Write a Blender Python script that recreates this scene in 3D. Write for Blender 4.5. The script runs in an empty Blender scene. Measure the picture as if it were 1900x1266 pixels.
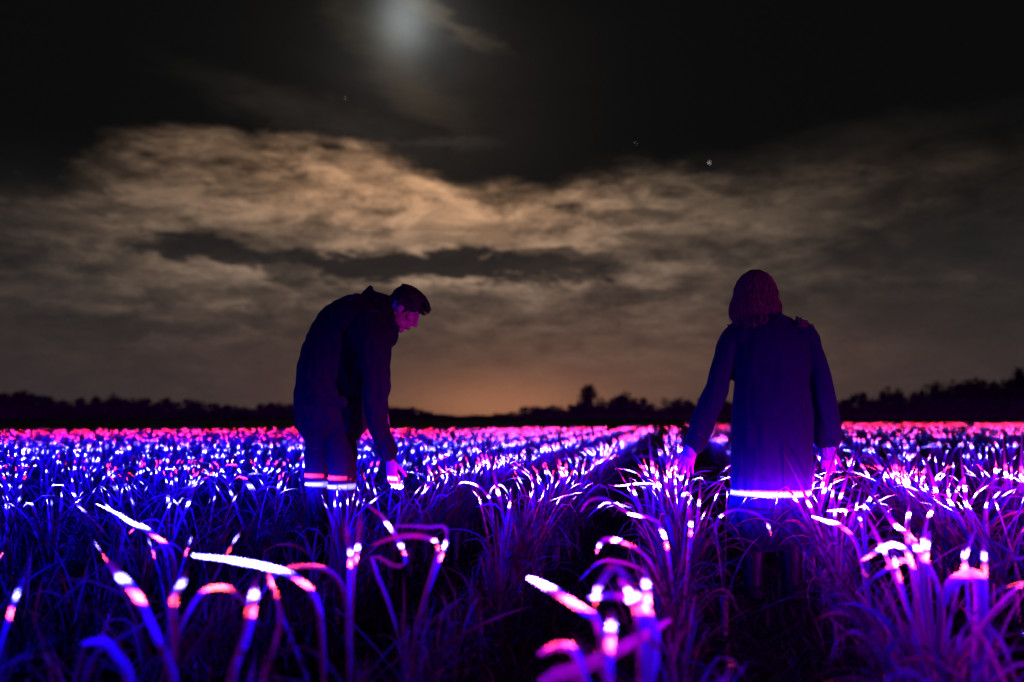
import bpy, math, random
import numpy as np
from mathutils import Vector, Matrix, noise as mnoise

random.seed(7)
rng = np.random.default_rng(11)
scene = bpy.context.scene
COL = scene.collection
R = math.radians

# ------------------------------------------------------------------ camera
F_PX, CX, CY, PW = 1600.0, 950.0, 633.0, 1900.0
HOR = 772.0
PITCH = math.atan((HOR - CY) / F_PX)
CAM = Vector((0, 0, 0.96))
cam_data = bpy.data.cameras.new('camera')
cam_data.sensor_width = 36.0
cam_data.lens = F_PX / PW * 36.0
cam_data.clip_start = 0.05
cam_data.clip_end = 20000
cam_data.dof.use_dof = True
cam_data.dof.focus_distance = 4.75
cam_data.dof.aperture_fstop = 1.12
cam = bpy.data.objects.new('camera', cam_data)
cam.location = CAM
cam.rotation_euler = (math.pi / 2 + PITCH, 0, 0)
COL.objects.link(cam)
scene.camera = cam

# ------------------------------------------------------------------ render settings
scene.render.engine = 'CYCLES'
scene.view_settings.view_transform = 'Standard'
scene.view_settings.look = 'None'
scene.view_settings.gamma = 1.0
scene.view_settings.exposure = 0.0
scene.view_settings.use_curve_mapping = False
cy = scene.cycles
cy.use_denoising = True
cy.max_bounces = 5
cy.diffuse_bounces = 3
cy.glossy_bounces = 2
cy.transmission_bounces = 3
cy.transparent_max_bounces = 8
cy.sample_clamp_indirect = 1.3
cy.sample_clamp_direct = 0.0
cy.caustics_reflective = False
cy.caustics_refractive = False
try:
    cy.use_light_tree = False
except Exception:
    pass


def pix_dir(px, py):
    c, s = math.cos(PITCH), math.sin(PITCH)
    a, b = (px - CX) / F_PX, (CY - py) / F_PX
    return Vector((a, c - b * s, s + b * c))


def at(px, py, Y):
    d = pix_dir(px, py)
    return CAM + d * (Y / d.y)


def at_z(px, py, z):
    d = pix_dir(px, py)
    return CAM + d * ((z - CAM.z) / d.z)


# ------------------------------------------------------------------ node helper
class NG:
    def __init__(self, tree):
        self.t = tree
        self.n = tree.nodes
        self.l = tree.links

    def new(self, kind, **kw):
        nd = self.n.new(kind)
        for k, v in kw.items():
            setattr(nd, k, v)
        return nd

    def put(self, sock, v):
        if isinstance(v, bpy.types.NodeSocket):
            self.l.new(v, sock)
        else:
            sock.default_value = v

    def m(self, op, a, b=None, c=None, clamp=False):
        nd = self.new('ShaderNodeMath', operation=op, use_clamp=clamp)
        self.put(nd.inputs[0], a)
        if b is not None:
            self.put(nd.inputs[1], b)
        if c is not None:
            self.put(nd.inputs[2], c)
        return nd.outputs[0]

    def vm(self, op, a, b=None, scale=None):
        nd = self.new('ShaderNodeVectorMath', operation=op)
        self.put(nd.inputs[0], a)
        if b is not None:
            self.put(nd.inputs[1], b)
        if scale is not None:
            self.put(nd.inputs['Scale'], scale)
        return nd.outputs['Value'] if op in ('DOT_PRODUCT', 'LENGTH') else nd.outputs[0]

    def xyz(self, x, y, z):
        nd = self.new('ShaderNodeCombineXYZ')
        for i, v in enumerate((x, y, z)):
            self.put(nd.inputs[i], v)
        return nd.outputs[0]

    def sep(self, v):
        nd = self.new('ShaderNodeSeparateXYZ')
        self.put(nd.inputs[0], v)
        return nd.outputs

    def noise(self, vec, scale, detail=5, rough=0.55, dist=0.0, out='Fac'):
        nd = self.new('ShaderNodeTexNoise')
        self.put(nd.inputs['Vector'], vec)
        nd.inputs['Scale'].default_value = scale
        nd.inputs['Detail'].default_value = detail
        nd.inputs['Roughness'].default_value = rough
        nd.inputs['Distortion'].default_value = dist
        return nd.outputs[0] if out == 'Fac' else nd.outputs[1]

    def smooth(self, v, lo, hi, a=0.0, b=1.0):
        nd = self.new('ShaderNodeMapRange', interpolation_type='SMOOTHSTEP')
        self.put(nd.inputs['Value'], v)
        nd.inputs['From Min'].default_value = lo
        nd.inputs['From Max'].default_value = hi
        nd.inputs['To Min'].default_value = a
        nd.inputs['To Max'].default_value = b
        return nd.outputs[0]

    def tint(self, col, fac):
        """colour (tuple or socket) times a scalar"""
        if isinstance(col, tuple):
            col = tuple(col[:3])
        return self.vm('SCALE', col, scale=fac)

    def mix(self, fac, a, b):
        nd = self.new('ShaderNodeMix', data_type='RGBA')
        self.put(nd.inputs[0], fac)
        for s, v in ((nd.inputs[6], a), (nd.inputs[7], b)):
            if isinstance(v, tuple) and len(v) == 3:
                v = v + (1,)
            self.put(s, v)
        return nd.outputs[2]


# ------------------------------------------------------------------ night sky (world)
world = bpy.data.worlds.new('World')
scene.world = world
world.use_nodes = True
wt = world.node_tree
wt.nodes.clear()
g = NG(wt)
gen = g.new('ShaderNodeTexCoord').outputs['Generated']
dvec = g.vm('NORMALIZE', gen)
dx, dy, dz = g.sep(dvec)
az = g.m('ARCTAN2', dx, dy)
el = g.m('ARCSINE', dz)


def azel(px, py):
    d = pix_dir(px, py).normalized()
    return math.atan2(d.x, d.y), math.asin(d.z)


# stretched coordinates give the wind drawn streaks; warping breaks the outlines
wcoord = g.xyz(g.m('MULTIPLY', dx, 1.0), g.m('MULTIPLY', dy, 1.0), g.m('MULTIPLY', dz, 3.2))
wn = g.noise(wcoord, 5.0, 6, 0.6, 0.3, out='Color')
w1, w2, w3 = g.sep(wn)
wn_f = g.noise(wcoord, 17.0, 5, 0.62, 0.6, out='Color')
f1, f2, f3 = g.sep(wn_f)
azw = g.m('ADD', g.m('MULTIPLY_ADD', w1, 0.12, -0.06), az)
azw = g.m('ADD', g.m('MULTIPLY_ADD', f1, 0.07, -0.035), azw)
elw = g.m('ADD', g.m('MULTIPLY_ADD', w2, 0.055, -0.0275), el)
elw = g.m('ADD', g.m('MULTIPLY_ADD', f2, 0.030, -0.015), elw)


wn_s = g.noise(g.xyz(dx, dy, g.m('MULTIPLY', dz, 3.0)), 46.0, 5, 0.62, 0.5, out='Color')
s1, s2, s3 = g.sep(wn_s)
azh = g.m('ADD', g.m('MULTIPLY_ADD', f1, 0.13, -0.065), g.m('MULTIPLY_ADD', s1, 0.030, -0.015))
azh = g.m('ADD', az, g.m('MULTIPLY_ADD', g.m('SUBTRACT', w1, 0.5), 0.05, azh))
elh = g.m('ADD', g.m('MULTIPLY_ADD', f2, 0.050, -0.025), g.m('MULTIPLY_ADD', s2, 0.018, -0.009))
elh = g.m('ADD', el, g.m('MULTIPLY_ADD', g.m('SUBTRACT', w2, 0.5), 0.02, elh))


def blob(px, py, rx, ry, rot=0.0, hard=0.35, raw=False):
    """soft elliptical patch of sky about a direction (sizes in thousandths of the lens length)"""
    a0, e0 = azel(px, py)
    A, E = (azh, elh) if raw else (azw, elw)
    da = g.m('SUBTRACT', A, a0)
    de = g.m('SUBTRACT', E, e0)
    c, s = math.cos(R(rot)), math.sin(R(rot))
    u = g.m('MULTIPLY_ADD', da, c * F_PX / rx, g.m('MULTIPLY', de, s * F_PX / rx))
    v = g.m('MULTIPLY_ADD', de, c * F_PX / ry, g.m('MULTIPLY', da, -s * F_PX / ry))
    q = g.m('SQRT', g.m('ADD', g.m('MULTIPLY', u, u), g.m('MULTIPLY', v, v)))
    return g.smooth(q, 1 - hard, 1 + hard, 1.0, 0.0)


def add(*vals):
    r = vals[0]
    for v in vals[1:]:
        r = g.m('ADD', r, v)
    return r


def gauss(px, py, rx, ry, rot=0.0):
    a0, e0 = azel(px, py)
    da = g.m('SUBTRACT', az, a0)
    de = g.m('SUBTRACT', el, e0)
    c, s = math.cos(R(rot)), math.sin(R(rot))
    u = g.m('MULTIPLY_ADD', da, c * F_PX / rx, g.m('MULTIPLY', de, s * F_PX / rx))
    v = g.m('MULTIPLY_ADD', de, c * F_PX / ry, g.m('MULTIPLY', da, -s * F_PX / ry))
    q = g.m('ADD', g.m('MULTIPLY', u, u), g.m('MULTIPLY', v, v))
    return g.m('EXPONENT', g.m('MULTIPLY', q, -1.0))


# cover of the cloud bank: a union (max) of big masses
mass = None
for b in [(530, 415, 330, 150, -2, .16), (300, 450, 300, 120, 12, .2), (760, 490, 330, 165, -14, .18), (120, 560, 520, 175, 6, .2),
          (1190, 482, 320, 145, 6, .18), (900, 462, 240, 108, 0, .25), (1560, 480, 520, 165, 3, .22), (950, 680, 1400, 170, 0, .2),
          (2300, 520, 700, 240, 0, .3), (-500, 620, 600, 210, 0, .3)]:
    v = blob(*b)
    mass = v if mass is None else g.m('MAXIMUM', mass, v)
# everything low over the horizon is covered, all round
mass = g.m('MAXIMUM', mass, g.smooth(elw, 0.12, 0.19, 0.92, 0.0))
# holes in it
holes = None
for b, w in [((800, 495, 370, 27, 0, .35), .97), ((400, 462, 160, 26, -3, .4), .95), ((1030, 492, 130, 34, 0, .35), .85),
             ((470, 480, 110, 30, -20, .5), .8), ((915, 362, 60, 22, -22, .8), .55), ((190, 395, 130, 12, 4, .7), .45), ((330, 330, 90, 10, 6, .7), .35), ((80, 470, 130, 12, -4, .8), .4), ((680, 440, 90, 8, 0, .8), .3), ((500, 350, 95, 24, 4, .7), .5),
             ((250, 608, 260, 20, 3, .6), .72), ((60, 590, 160, 24, -4, .6), .6), ((230, 500, 210, 16, -6, .8), .4),
             ((60, 415, 120, 34, 0, .7), .55), ((130, 700, 300, 22, 0, .9), .4), ((1780, 440, 260, 55, 8, .8), .6),
             ((1700, 585, 300, 42, 0, .7), .62), ((1180, 402, 120, 17, 0, .6), .6), ((1330, 360, 130, 12, 0, .7), .4), ((1420, 450, 170, 22, 0, .7), .45), ((1660, 360, 180, 22, 4, .7), .45), ((1200, 545, 160, 14, 4, .7), .5), ((1060, 580, 120, 12, 0, .7), .4), ((1560, 620, 200, 18, 0, .8), .4), ((1320, 620, 140, 14, 0, .8), .35), ((730, 585, 120, 12, 0, .8), .4), ((420, 585, 120, 8, 6, .7), .5), ((1000, 560, 230, 18, 3, .8), .35),
             ((800, 556, 160, 16, 0, .8), .4), ((370, 548, 190, 14, 6, .8), .4), ((600, 610, 120, 14, 0, .8), .35),
             ((330, 660, 330, 16, 0, .9), .3), ((110, 345, 170, 18, 12, .6), .55), ((1240, 460, 90, 22, 0, .8), .3),
             ((1500, 520, 120, 50, 0, .8), .35), ((1500, 400, 160, 22, 0, .8), .3), ((660, 380, 60, 14, 10, .8), .3),
             ((540, 410, 60, 10, 0, .8), .3)]:
    v = g.m('MULTIPLY', blob(*b, raw=True), w)
    holes = v if holes is None else g.m('MAXIMUM', holes, v)
body = g.noise(wcoord, 6.5, 9, 0.60, 0.5)
fine = g.noise(g.xyz(dx, dy, g.m('MULTIPLY', dz, 3.0)), 24.0, 8, 0.64, 0.35)
tex = add(g.m('MULTIPLY_ADD', body, 2.6, -1.3), g.m('MULTIPLY_ADD', fine, 2.3, -1.15))
cover = g.m('MULTIPLY', mass, g.m('SUBTRACT', 1.0, holes))
dens = g.m('MULTIPLY', cover, g.m('ADD', 0.74, tex), clamp=True)
# lit rims along cloud edges
rim = None
for b, w in [((740, 530, 270, 9, 1, .8), .75), ((1140, 346, 150, 9, 10, .9), .6), ((300, 270, 170, 9, 14, .9), .5), ((690, 545, 60, 8, 0, .9), .2),
             ((960, 545, 70, 9, -22, .9), .3), ((1080, 545, 110, 9, 18, .9), .3), ((640, 292, 130, 16, -14, .9), .4),
             ((820, 340, 120, 18, -14, .9), .45), ((430, 500, 170, 9, -18, .9), .3), ((300, 330, 150, 10, 20, .9), .2),
             ((980, 400, 90, 14, -6, .9), .35)]:
    v = g.m('MULTIPLY', blob(*b, raw=True), w)
    rim = v if rim is None else g.m('ADD', rim, v)

# how strongly the moon and the town light reach each part of the bank
reach = add(g.m('MULTIPLY', gauss(670, 320, 300, 120), 1.0), g.m('MULTIPLY', gauss(860, 400, 330, 130), 0.75),
            g.m('MULTIPLY', gauss(350, 420, 420, 170), 0.40), g.m('MULTIPLY', gauss(1120, 420, 330, 150), 0.42),
            g.m('MULTIPLY', gauss(700, 540, 520, 70), 0.30), g.m('MULTIPLY', gauss(1250, 520, 420, 240), 0.22), 0.12)
lumps = g.smooth(g.noise(g.xyz(dx, dy, g.m('MULTIPLY', dz, 2.6)), 9.0, 7, 0.6, 0.8), 0.36, 0.64, 0.55, 1.30)
reach = g.m('MULTIPLY', reach, lumps)
reach = g.m('MULTIPLY', reach, g.smooth(az, 0.25, 0.60, 1.0, 0.5))
reach = g.m('MULTIPLY', reach, g.smooth(el, 0.02, 0.16, 0.42, 1.0))
reach = g.m('MULTIPLY', reach, g.smooth(az, -0.62, -0.42, 0.6, 1.0))
warm = g.mix(add(g.m('MULTIPLY', gauss(650, 320, 330, 110), 0.8), g.m('MULTIPLY', gauss(950, 380, 250, 110), .5)),
             (0.185, 0.124, 0.084), (0.300, 0.164, 0.086))
warm = g.mix(g.smooth(el, 0.0, 0.17, 0.9, 0.0), warm, (0.230, 0.130, 0.092))
cloud = g.tint(warm, g.m('MULTIPLY', reach, g.m('MULTIPLY', dens, g.m('ADD', 1.0, rim))))
clear = g.vm('ADD', g.tint((0.0030, 0.0030, 0.0030), 1.0),
             g.tint((0.0135, 0.0130, 0.0138), g.smooth(el, 0.10, 0.30, 1.0, 0.0)))
# moon glow through thin cloud
veil = g.m('MULTIPLY_ADD', g.noise(wcoord, 5.0, 5, 0.6, 0.4), 1.2, 0.4)
glow = g.vm('ADD', g.tint((0.175, 0.190, 0.188), gauss(750, 38, 46, 50)),
            g.tint((0.034, 0.035, 0.033), g.m('MULTIPLY', gauss(760, 45, 105, 100), veil)))
glow = g.vm('ADD', glow, g.tint((0.013, 0.0102, 0.0088), g.m('MULTIPLY', gauss(790, 170, 240, 190), veil)))
glow = g.vm('ADD', glow, g.tint((0.020, 0.013, 0.006), g.m('MULTIPLY', blob(740, 125, 130, 32, -38, .9), veil)))
glow = g.vm('ADD', glow, g.tint((0.050, 0.038, 0.024), blob(800, 22, 100, 12, -22, .9)))
glow = g.vm('ADD', glow, g.tint((0.016, 0.013, 0.012), blob(815, 262, 90, 8, 0, .9)))
glow = g.vm('ADD', glow, g.tint((0.022, 0.017, 0.014), g.m('MULTIPLY', blob(600, 222, 190, 26, -14, .9), fine)))
glow = g.vm('ADD', glow, g.tint((0.016, 0.012, 0.010), g.m('MULTIPLY', blob(1480, 285, 260, 26, 4, .9), fine)))
# town light on the horizon
town = g.vm('ADD', g.tint((0.230, 0.082, 0.028), gauss(925, 762, 200, 62)),
            g.tint((0.062, 0.025, 0.012), gauss(1050, 705, 480, 120)))
town = g.vm('ADD', town, g.tint((0.012, 0.006, 0.0045), gauss(1000, 720, 1000, 190)))
town = g.vm('ADD', town, g.tint((0.009, 0.0050, 0.0075), g.smooth(el, 0.0, 0.12, 1.0, 0.0)))
total = g.vm('ADD', g.vm('ADD', cloud, clear), g.vm('ADD', glow, town))
grain = g.noise(dvec, 420.0, 1, 0.5)
total = g.tint(total, g.m('MULTIPLY_ADD', grain, 0.30, 0.85))
total = g.tint(total, g.smooth(el, -0.06, -0.01, 0.15, 1.0))
bg1 = g.new('ShaderNodeBackground')
g.put(bg1.inputs['Color'], total)
bg1.inputs['Strength'].default_value = 1.0
skyt = g.new('ShaderNodeTexSky', sky_type='NISHITA')
skyt.sun_disc = False
skyt.sun_elevation = R(27)
skyt.sun_rotation = R(-7)
bg2 = g.new('ShaderNodeBackground')
g.l.new(skyt.outputs[0], bg2.inputs['Color'])
bg2.inputs['Strength'].default_value = 0.00007      # moonlit air: the daylight sky scaled down to night
addsh = g.new('ShaderNodeAddShader')
g.l.new(bg1.outputs[0], addsh.inputs[0])
g.l.new(bg2.outputs[0], addsh.inputs[1])
wo = g.new('ShaderNodeOutputWorld')
g.l.new(addsh.outputs[0], wo.inputs['Surface'])
world.cycles.sampling_method = 'MANUAL'
world.cycles.sample_map_resolution = 256

# ------------------------------------------------------------------ lamps
moon = bpy.data.lights.new('moonlight', 'SUN')
moon.energy = 0.02
moon.angle = R(3)
moon.color = (0.9, 0.95, 1.0)
mo = bpy.data.objects.new('moonlight', moon)
mo.rotation_euler = (-pix_dir(750, 45)).to_track_quat('-Z', 'Y').to_euler()
mo.location = (-20, 160, 80)
COL.objects.link(mo)

SHEET = 0.56


def field_light(name, loc, beams, shadow, skirts=()):
    """A field laser, or with skirts alone an added fill lamp. Each beam is a collimated level sheet of light; a skirt is wide soft fill added round it.
    beam: colour, height above ground, spread (m per m), strength, reach (m), slope dz per m along +y, stretch of field the light is masked to"""
    ld = bpy.data.lights.new(name, 'POINT')
    ld.shadow_soft_size = 0.0
    ld.energy = 1.0
    ld.use_shadow = shadow
    ld.use_nodes = True
    t = ld.node_tree
    t.nodes.clear()
    k = NG(t)
    inc = k.new('ShaderNodeNewGeometry').outputs['Incoming']
    ix, iy, iz = k.sep(inc)
    fo = k.new('ShaderNodeLightFalloff')
    fo.inputs['Strength'].default_value = 1.0
    dist, sq = fo.outputs['Linear'], fo.outputs['Constant']  # ray length from the falloff node, shapes the light by where it lands
    sgn = DIRSIGN
    hz = k.m('MULTIPLY', k.m('MULTIPLY', iz, sgn), dist)
    hy = k.m('MULTIPLY', k.m('MULTIPLY', iy, sgn), dist)
    hx = k.m('MULTIPLY', k.m('MULTIPLY', ix, sgn), dist)
    tot = None
    for kind, items in (('beam', beams), ('skirt', skirts)):
        for (colr, h, w, s, reach, slope, edge) in items:
            dzv = k.m('SUBTRACT', hz, k.m('MULTIPLY_ADD', hy, slope, h - loc[2]))
            q = k.m('DIVIDE', dzv, k.m('MULTIPLY', dist, w) if kind == 'beam' else w)
            q2 = k.m('MULTIPLY', q, q)
            if kind == 'beam':
                p = k.m('EXPONENT', k.m('MULTIPLY', k.m('MULTIPLY', q2, q2), -1.0))
            else:
                p = k.m('DIVIDE', 1.0, k.m('ADD', 1.0, q2))
            r2 = k.m('POWER', k.m('DIVIDE', dist, reach), 3.0 if kind == 'beam' else 4.0)
            fall = k.m('DIVIDE', 1.0, k.m('ADD', 1.0, r2))
            p = k.m('MULTIPLY', k.m('MULTIPLY', p, fall), s)
            if edge:
                co, o0 = (hy, loc[1]) if edge[0] == 'y' else (hx, loc[0])
                p = k.m('MULTIPLY', p, k.smooth(co, edge[1] - o0, edge[2] - o0))
                if len(edge) > 3:
                    p = k.m('MULTIPLY', p, k.smooth(co, edge[3] - o0, edge[4] - o0))
            c = k.tint(colr, p)
            tot = c if tot is None else k.vm('ADD', tot, c)
    em = k.new('ShaderNodeEmission')
    k.put(em.inputs['Color'], tot)
    k.put(em.inputs['Strength'], sq)
    out = k.new('ShaderNodeOutputLight')
    k.l.new(em.outputs[0], out.inputs[0])
    ob = bpy.data.objects.new(name, ld)
    ob.location = loc
    COL.objects.link(ob)
    return ob


DIRSIGN = 1.0
WHITEBLUE = (0.11, 0.095, 1.0)
RED = (1.0, 0.010, 0.028)
PINK = (1.0, 0.06, 0.70)
VIOLET = (0.25, 0.0, 1.0)
MAG = (0.75, 0.0, 1.0)
NAVY = (0.008, 0.0, 1.0)
KB, KS = 14000.0, 60.0
# masks: limits of the lit stretch along y (from, to) and along x
field_light('laser_lamp', (-9.0, -1.5, 0.57),
              [(WHITEBLUE, 0.560, 0.00100, 3.0 * KB, 16, 0.0, ('y', 9, 5)),
               (WHITEBLUE, 0.560, 0.00085, 9.0 * KB, 16, 0.0, ('y', 4.9, 6.5, 15, 10)),
               ((1.0, 0.035, 0.015), 0.522, 0.00110, 1.8 * KB, 60, 0.0, ('y', 3.6, 3.0)),
               (RED, 0.610, 0.0010, 2.0 * KB, 60, 0.0, ('y', 4.78, 4.9, 8, 6.5)),
               (RED, 0.580, 0.0006, 3.2 * KB, 60, 0.0, ('y', 9, 17, 70, 50))], False,
              [(NAVY, 0.55, 0.025, 2100, 20, 0.0, ('y', 2, 8, 18, 13)),  # shadowless blue fill added on the middle-distance leaves
               (NAVY, 0.54, 0.040, 900, 20, 0.0, None),
               ((0.35, 0.0, 1.0), 2.5, 4.0, 9, 400, 0.0, ('y', 25, 120)),  # added purple tint over far trees and ground, in place of haze
               (RED, 0.57, 0.015, 350, 60, 0.0, ('y', 14, 20, 70, 50))])
field_light('laser_lamp', (6.5, -3.0, 0.57),
              [(WHITEBLUE, 0.560, 0.0013, 5.0 * KB, 9, 0.0, ('x', -2.5, 0.5)),
               (PINK, 0.552, 0.0013, 2.2 * KB, 11, 0.002, ('x', -1.0, 0.4))], False,
              [((1.0, 0.0, 0.62), 0.60, 0.060, 520, 9, 0.0, ('x', -1.8, 0.2)),  # pink fill added at hand height
               (VIOLET, 0.59, 0.055, 1900, 9, 0.0, ('x', 1.0, 1.2, 1.85, 1.65))])  # added violet glow, masked to the width of the long coat
field_light('added_wash_lamp', (-7.5, -2.5, 0.9), [], True,  # unseen lamp added to wash leaves and coats in blue
              [(NAVY, 0.53, 0.08, 20 * KS, 14, 0.0, None),
               (NAVY, 0.55, 0.06, 20 * KS, 22, 0.0, ('y', 3.5, 7.5)),
               (NAVY, 0.60, 0.50, 0.50 * KS, 20, 0.0, None)])
field_light('added_wash_lamp', (6.5, 0.0, 0.9), [], True,  # added fill lamp out of view, for the right-hand leaves and both people
              [(MAG, 0.54, 0.07, 18 * KS, 7, 0.0, ('x', -0.7, 0.7)),
               (MAG, 1.00, 0.35, 1.0 * KS, 10, 0.0, ('x', -3.6, -1.8, 0.8, -0.4)),  # added magenta fill for the stooping person's face
               ((0.42, 0.0, 1.0), 1.00, 0.45, 0.55 * KS, 10, 0.0, ('x', -0.4, 0.8))])  # violet fill added for the long coat and hair


# ------------------------------------------------------------------ materials
def material(name, col, rough=0.6, spec=0.3, noise_scale=8.0, var=0.3, transl=0.0, bump=0.0, bump_scale=120.0,
             col2=None, sheen=0.0, island=False, veins=False):
    mt = bpy.data.materials.new(name)
    mt.use_nodes = True
    t = mt.node_tree
    t.nodes.clear()
    k = NG(t)
    tc = k.new('ShaderNodeTexCoord').outputs['Object']
    nz = k.noise(tc, noise_scale, 5, 0.6)
    fac = k.smooth(nz, 0.3, 0.7)
    c2 = col2 if col2 else tuple(c * (1 - var) for c in col)
    colr = k.mix(fac, tuple(col), tuple(c2))
    if island:
        rnd = k.new('ShaderNodeNewGeometry').outputs['Random Per Island']
        colr = k.tint(colr, k.m('MULTIPLY_ADD', rnd, 0.9, 0.55))
    vein = None
    if veins:
        at_ = k.new('ShaderNodeAttribute', attribute_name='strip').outputs['Vector']
        su, sv, sw = k.sep(at_)
        vein = k.noise(k.xyz(k.m('MULTIPLY', su, 15.0), k.m('MULTIPLY', sv, 1.6), sw), 1.0, 3, 0.6)
        mid_ = k.smooth(k.m('ABSOLUTE', k.m('SUBTRACT', su, 0.5)), 0.02, 0.09, 1.35, 1.0)
        colr = k.tint(colr, k.m('MULTIPLY', mid_, k.smooth(vein, 0.35, 0.65, 0.45, 1.35)))
        blot = k.noise(k.xyz(k.m('MULTIPLY', su, 2.0), k.m('MULTIPLY', sv, 7.0), sw), 1.0, 5, 0.7)
        dry = k.m('MAXIMUM', k.smooth(sv, 0.86, 0.97), k.smooth(blot, 0.60, 0.70))
        colr = k.mix(k.m('MULTIPLY', dry, 0.75), colr, (0.075, 0.045, 0.025))
    pr = k.new('ShaderNodeBsdfPrincipled')
    k.put(pr.inputs['Base Color'], colr)
    if vein is not None:
        bv = k.new('ShaderNodeBump')
        bv.inputs['Strength'].default_value = 0.6
        bv.inputs['Distance'].default_value = 0.002
        k.put(bv.inputs['Height'], vein)
        k.l.new(bv.outputs[0], pr.inputs['Normal'])
    pr.inputs['Roughness'].default_value = rough
    pr.inputs['Specular IOR Level'].default_value = spec
    if sheen:
        pr.inputs['Sheen Weight'].default_value = sheen
        pr.inputs['Sheen Roughness'].default_value = 0.4
    if bump:
        bn = k.new('ShaderNodeBump')
        bn.inputs['Strength'].default_value = bump
        bn.inputs['Distance'].default_value = 0.01
        k.put(bn.inputs['Height'], k.noise(tc, bump_scale, 4, 0.6))
        k.l.new(bn.outputs[0], pr.inputs['Normal'])
    sh = pr.outputs[0]
    if transl:
        tr = k.new('ShaderNodeBsdfTranslucent')
        k.put(tr.inputs['Color'], colr)
        mx = k.new('ShaderNodeMixShader')
        mx.inputs[0].default_value = transl
        k.l.new(sh, mx.inputs[1])
        k.l.new(tr.outputs[0], mx.inputs[2])
        sh = mx.outputs[0]
    o = k.new('ShaderNodeOutputMaterial')
    k.l.new(sh, o.inputs['Surface'])
    return mt


M = {
    'leaf': material('leek leaf', (0.105, 0.110, 0.125), 0.5, 0.25, 14, transl=0.35, col2=(0.065, 0.072, 0.08), veins=True),
    'leaf_pale': material('pale leek leaf', (0.155, 0.145, 0.155), 0.5, 0.25, 10, transl=0.35, col2=(0.10, 0.10, 0.11), veins=True),
    'leaf_dry': material('withered leek leaf', (0.22, 0.18, 0.12), 0.75, 0.2, 20, transl=0.25, col2=(0.12, 0.09, 0.06), veins=True),
    'leaf_many': material('leek leaf mass', (0.10, 0.105, 0.125), 0.5, 0.25, 5, transl=0.35, island=True),
    'stem': material('leek shaft', (0.30, 0.33, 0.25), 0.5, 0.3, 30),
    'soil': material('field soil', (0.030, 0.024, 0.018), 0.95, 0.1, 3, bump=0.6, bump_scale=25, col2=(0.018, 0.015, 0.011)),
    'weed': material('low weeds', (0.035, 0.060, 0.028), 0.6, 0.25, 9, transl=0.2, island=True),
    'bark': material('tree bark', (0.05, 0.04, 0.03), 0.9, 0.1, 4, bump=0.5, bump_scale=15),
    'crown': material('tree twigs and leaves', (0.085, 0.075, 0.060), 0.9, 0.1, 0.4, island=True),
    'skin': material('skin', (0.62, 0.40, 0.32), 0.5, 0.35, 30, var=0.12, bump=0.08, bump_scale=300),
    'coat_m': material('navy parka cloth', (0.007, 0.008, 0.015), 0.8, 0.2, 18, var=0.25, bump=0.25, bump_scale=60, sheen=0.08),
    'coat_w': material('dark wool coat cloth', (0.009, 0.010, 0.030), 0.85, 0.15, 25, var=0.25, bump=0.3, bump_scale=160, sheen=0.15),
    'trousers': material('dark trouser cloth', (0.013, 0.012, 0.015), 0.85, 0.15, 20, bump=0.3, bump_scale=90),
    'hair_m': material('short brown hair', (0.040, 0.024, 0.016), 0.5, 0.35, 60, bump=0.8, bump_scale=180),
    'hair_w': material('wavy reddish hair', (0.26, 0.11, 0.07), 0.5, 0.4, 50, bump=0.9, bump_scale=150),
    'fur': material('brown fur trim', (0.14, 0.070, 0.050), 0.85, 0.2, 50, bump=1.0, bump_scale=120),
    'shoe': material('black leather', (0.015, 0.014, 0.014), 0.5, 0.4, 20),
    'knit': material('pale knit cuff', (0.42, 0.40, 0.42), 0.85, 0.15, 60, var=0.15, bump=0.5, bump_scale=220),
    'button': material('horn button', (0.05, 0.04, 0.035), 0.35, 0.5, 60),
}


# ------------------------------------------------------------------ object helpers
def strip_attr(me, cols=3):
    n = len(me.vertices)
    i = np.arange(n)
    rows = n // cols
    d = np.stack([(i % cols) / (cols - 1), (i // cols) / (rows - 1), np.full(n, random.uniform(0, 50))], -1)
    at_ = me.attributes.new('strip', 'FLOAT_VECTOR', 'POINT')
    at_.data.foreach_set('vector', d.astype(np.float32).ravel())
    return me


def mesh_from(name, verts, faces, mat, smooth=True):
    me = bpy.data.meshes.new(name)
    verts = np.asarray(verts, dtype=np.float32).reshape(-1, 3)
    if isinstance(faces, np.ndarray):
        n, kk = faces.shape
        me.vertices.add(len(verts))
        me.vertices.foreach_set('co', verts.ravel())
        me.loops.add(n * kk)
        me.loops.foreach_set('vertex_index', faces.astype(np.int32).ravel())
        me.polygons.add(n)
        me.polygons.foreach_set('loop_start', np.arange(0, n * kk, kk, dtype=np.int32))
        me.polygons.foreach_set('loop_total', np.full(n, kk, dtype=np.int32))
        me.update(calc_edges=True)
    else:
        me.from_pydata([tuple(map(float, v)) for v in verts], [], faces)
        me.update()
    if smooth:
        me.polygons.foreach_set('use_smooth', np.ones(len(me.polygons), dtype=bool))
    me.materials.append(mat)
    return me


def link(name, data, parent=None, loc=None):
    o = bpy.data.objects.new(name, data)
    COL.objects.link(o)
    if parent:
        o.parent = parent
    if loc is not None:
        o.location = loc
    return o


def tag(o, label=None, cat=None, group=None, kind=None):
    if label:
        o['label'] = label
    if cat:
        o['category'] = cat
    if group:
        o['group'] = group
    if kind:
        o['kind'] = kind
    return o


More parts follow.
